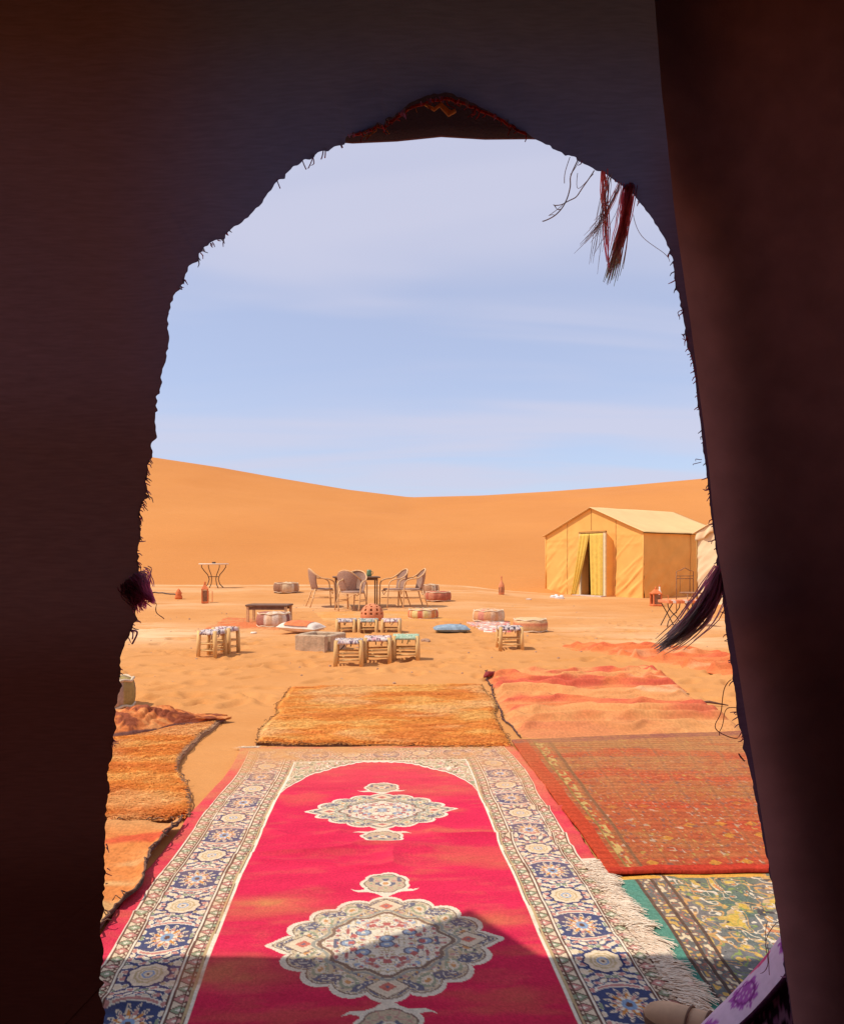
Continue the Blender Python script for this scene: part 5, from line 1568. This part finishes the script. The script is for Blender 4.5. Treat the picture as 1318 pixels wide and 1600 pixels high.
tassel('tassel', (208, 902), (218, 918), (239, 940), [.020, .024, .016, .004], 170, [(plum, mauve, mauve), (ink, plum, mauve)], 9, .0008, 'plum wool tuft')
tassel('tassel', (207, 915), (214, 935), (222, 953), [.012, .016, .012, .008], 80, [(ink, plum, mauve)], 10, .0008, 'plum wool tuft')

# ------------------------------------------------------------------ floral cushion and slipper at the threshold
def floral_bolster():
    root = thing('floral_cushion', (0, 0, 0), 0, 'lilac cushion with purple flowers and dark piping leaning at the right door edge', 'cushion')
    # a soft block leaning against the right-hand door edge: upper face lilac, front face dark
    D0 = 1.42
    up = [(1236, 1440), (1215, 1468), (1190, 1500), (1160, 1535), (1125, 1572), (1090, 1606), (1050, 1650)]
    seam = [(1252, 1500), (1236, 1516), (1222, 1536), (1200, 1562), (1176, 1588), (1150, 1612), (1110, 1655)]
    U = [at(*p, D0 + .20) for p in up]; Sm = [at(*p, D0) for p in seam]
    n = 60; m = 40
    ts = np.linspace(0, 1, len(U)); q = np.linspace(0, 1, n)
    ux = np.array([[np.interp(t, ts, [p[k] for p in U]) for k in range(3)] for t in q]); sxm = np.array([[np.interp(t, ts, [p[k] for p in Sm]) for k in range(3)] for t in q])
    T = np.linspace(0, 1, m)[:, None, None]
    top = ux[None] * (1 - T) + sxm[None] * T
    bul = np.sin(T * pi)
    top[..., 2] += .030 * bul[..., 0] + .006 * (fbm(np.repeat(q[None] * 6, m, 0), np.repeat(T[:, :, 0] * 3, n, 1), 4, 2) - .5)
    top[..., 1] += 0
    uu = np.repeat(q[None], m, 0); tt = np.repeat(T[:, :, 0], n, 1)
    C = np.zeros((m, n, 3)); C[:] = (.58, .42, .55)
    C = mixc(C, (.66, .50, .60), fbm(uu * 8, tt * 5, 3, 3))
    for (a, b, ra, rb) in ((.62, .62, .13, .26), (.16, .62, .10, .30), (.95, .55, .10, .3)):
        d_ = np.hypot((uu - a) / ra, (tt - b) / rb); th = np.arctan2((tt - b) / rb, (uu - a) / ra)
        fl = d_ < .9 + .12 * np.cos(th * 9)
        C = mixc(C, (.36, .09, .36), fl); C = mixc(C, (.62, .40, .58), fl & (vnoise(uu * 90, tt * 40, 5) > .66)); C = mixc(C, (.20, .03, .20), fl & (np.abs(d_ - .6) < .08))
    d_ = np.hypot((uu - .40) / .11, (tt - .28) / .16); C = mixc(C, (.62, .08, .20), d_ < .9); C = mixc(C, (.50, .05, .16), (d_ < .9) & (vnoise(uu * 60, tt * 30, 8) > .6))
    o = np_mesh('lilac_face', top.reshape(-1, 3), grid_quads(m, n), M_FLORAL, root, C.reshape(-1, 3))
    # dark face below the piping, down to the ground
    T2 = np.linspace(0, 1, m)[:, None, None]
    bot = sxm.copy(); bot[:, 2] = .02; bot[:, 1] += .02; bot[:, 0] += .03
    fr_ = sxm[None] * (1 - T2) + bot[None] * T2
    fr_[..., 1] -= .05 * np.sin(T2[..., 0] * pi)
    tt = np.repeat(T2[:, :, 0], n, 1)
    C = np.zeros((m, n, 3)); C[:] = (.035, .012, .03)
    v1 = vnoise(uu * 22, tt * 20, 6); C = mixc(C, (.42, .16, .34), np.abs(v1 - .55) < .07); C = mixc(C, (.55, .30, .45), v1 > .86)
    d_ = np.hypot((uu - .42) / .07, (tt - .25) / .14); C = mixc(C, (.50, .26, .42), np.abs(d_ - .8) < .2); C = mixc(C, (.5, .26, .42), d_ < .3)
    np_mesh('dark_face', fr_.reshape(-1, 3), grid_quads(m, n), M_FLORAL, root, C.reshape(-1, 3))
    # back, so it is a closed block
    bk = ux.copy(); bk[:, 2] = .02; bk[:, 1] += .03
    b3 = ux[None] * (1 - T2) + bk[None] * T2
    np_mesh('back_face', b3.reshape(-1, 3), grid_quads(m, n), M_FLORAL, root, np.full((m * n, 3), (.5, .36, .48)))
    ends = MB()
    for i in (0, n - 1):
        ends.add([tuple(ux[i]), tuple(sxm[i]), tuple(bot[i]), tuple(bk[i])], [(0, 1, 2, 3)], (.45, .3, .42))
    ends.build('end_face', M_FLORAL, root)
    mb = MB(); mb.tube([tuple(p + np.array([0, -.004, .004])) for p in sxm[::2]], .006, 6, (.05, .01, .03)); mb.build('piping', M_YARN, root, True)
floral_bolster()

slp = thing('slipper', (*G(1035, 1600), 0), 0, 'beige suede slipper toe lying on the red rug border', 'slipper')
slp.location = (.630, 1.675, gzf(.63, 1.675) + .03); slp.rotation_euler = (0, 0, R(52))
n = 20; rows = []
for k in range(n):
    f = k / (n - 1); y = -.13 + .26 * f
    w = .042 * (1 - .25 * (1 - f)) * math.sqrt(max(0, 1 - max(0, (f - .62) / .38) ** 2.4)) + .001
    h = .055 * (1 - .45 * f) * math.sqrt(max(0, 1 - max(0, (f - .75) / .25) ** 2)) + .004
    rows.append([(w * cos(a) , y, h * max(0, sin(a)) ** .7) for a in np.linspace(pi, 0, 14)])
V = np.array(rows).reshape(-1, 3)
o = np_mesh('upper', V, grid_quads(n, 14), M_LEATHER, slp)
for kk in (8, 11):
    mbs = MB(); mbs.tube([(p[0] * 1.03, p[1], p[2] * 1.03 + .002) for p in rows[kk]], .0028, 5); mbs.build('stitched_strap', M_DARKWOOD, slp, True)
mb = MB()
pr = [(r_[0][0] * 1.08, r_[0][1]) for r_ in rows] ; 
vs = [(x, y, z) for z in (-.012, .004) for (x, y) in ([(a, b) for a, b in pr] + [(-a, b) for a, b in pr[::-1]])]
k = len(vs) // 2
mb.add(vs, [tuple(range(k - 1, -1, -1)), tuple(range(k, 2 * k))] + [(i, (i + 1) % k, k + (i + 1) % k, k + i) for i in range(k)]); mb.build('sole', M_DARKWOOD, slp)
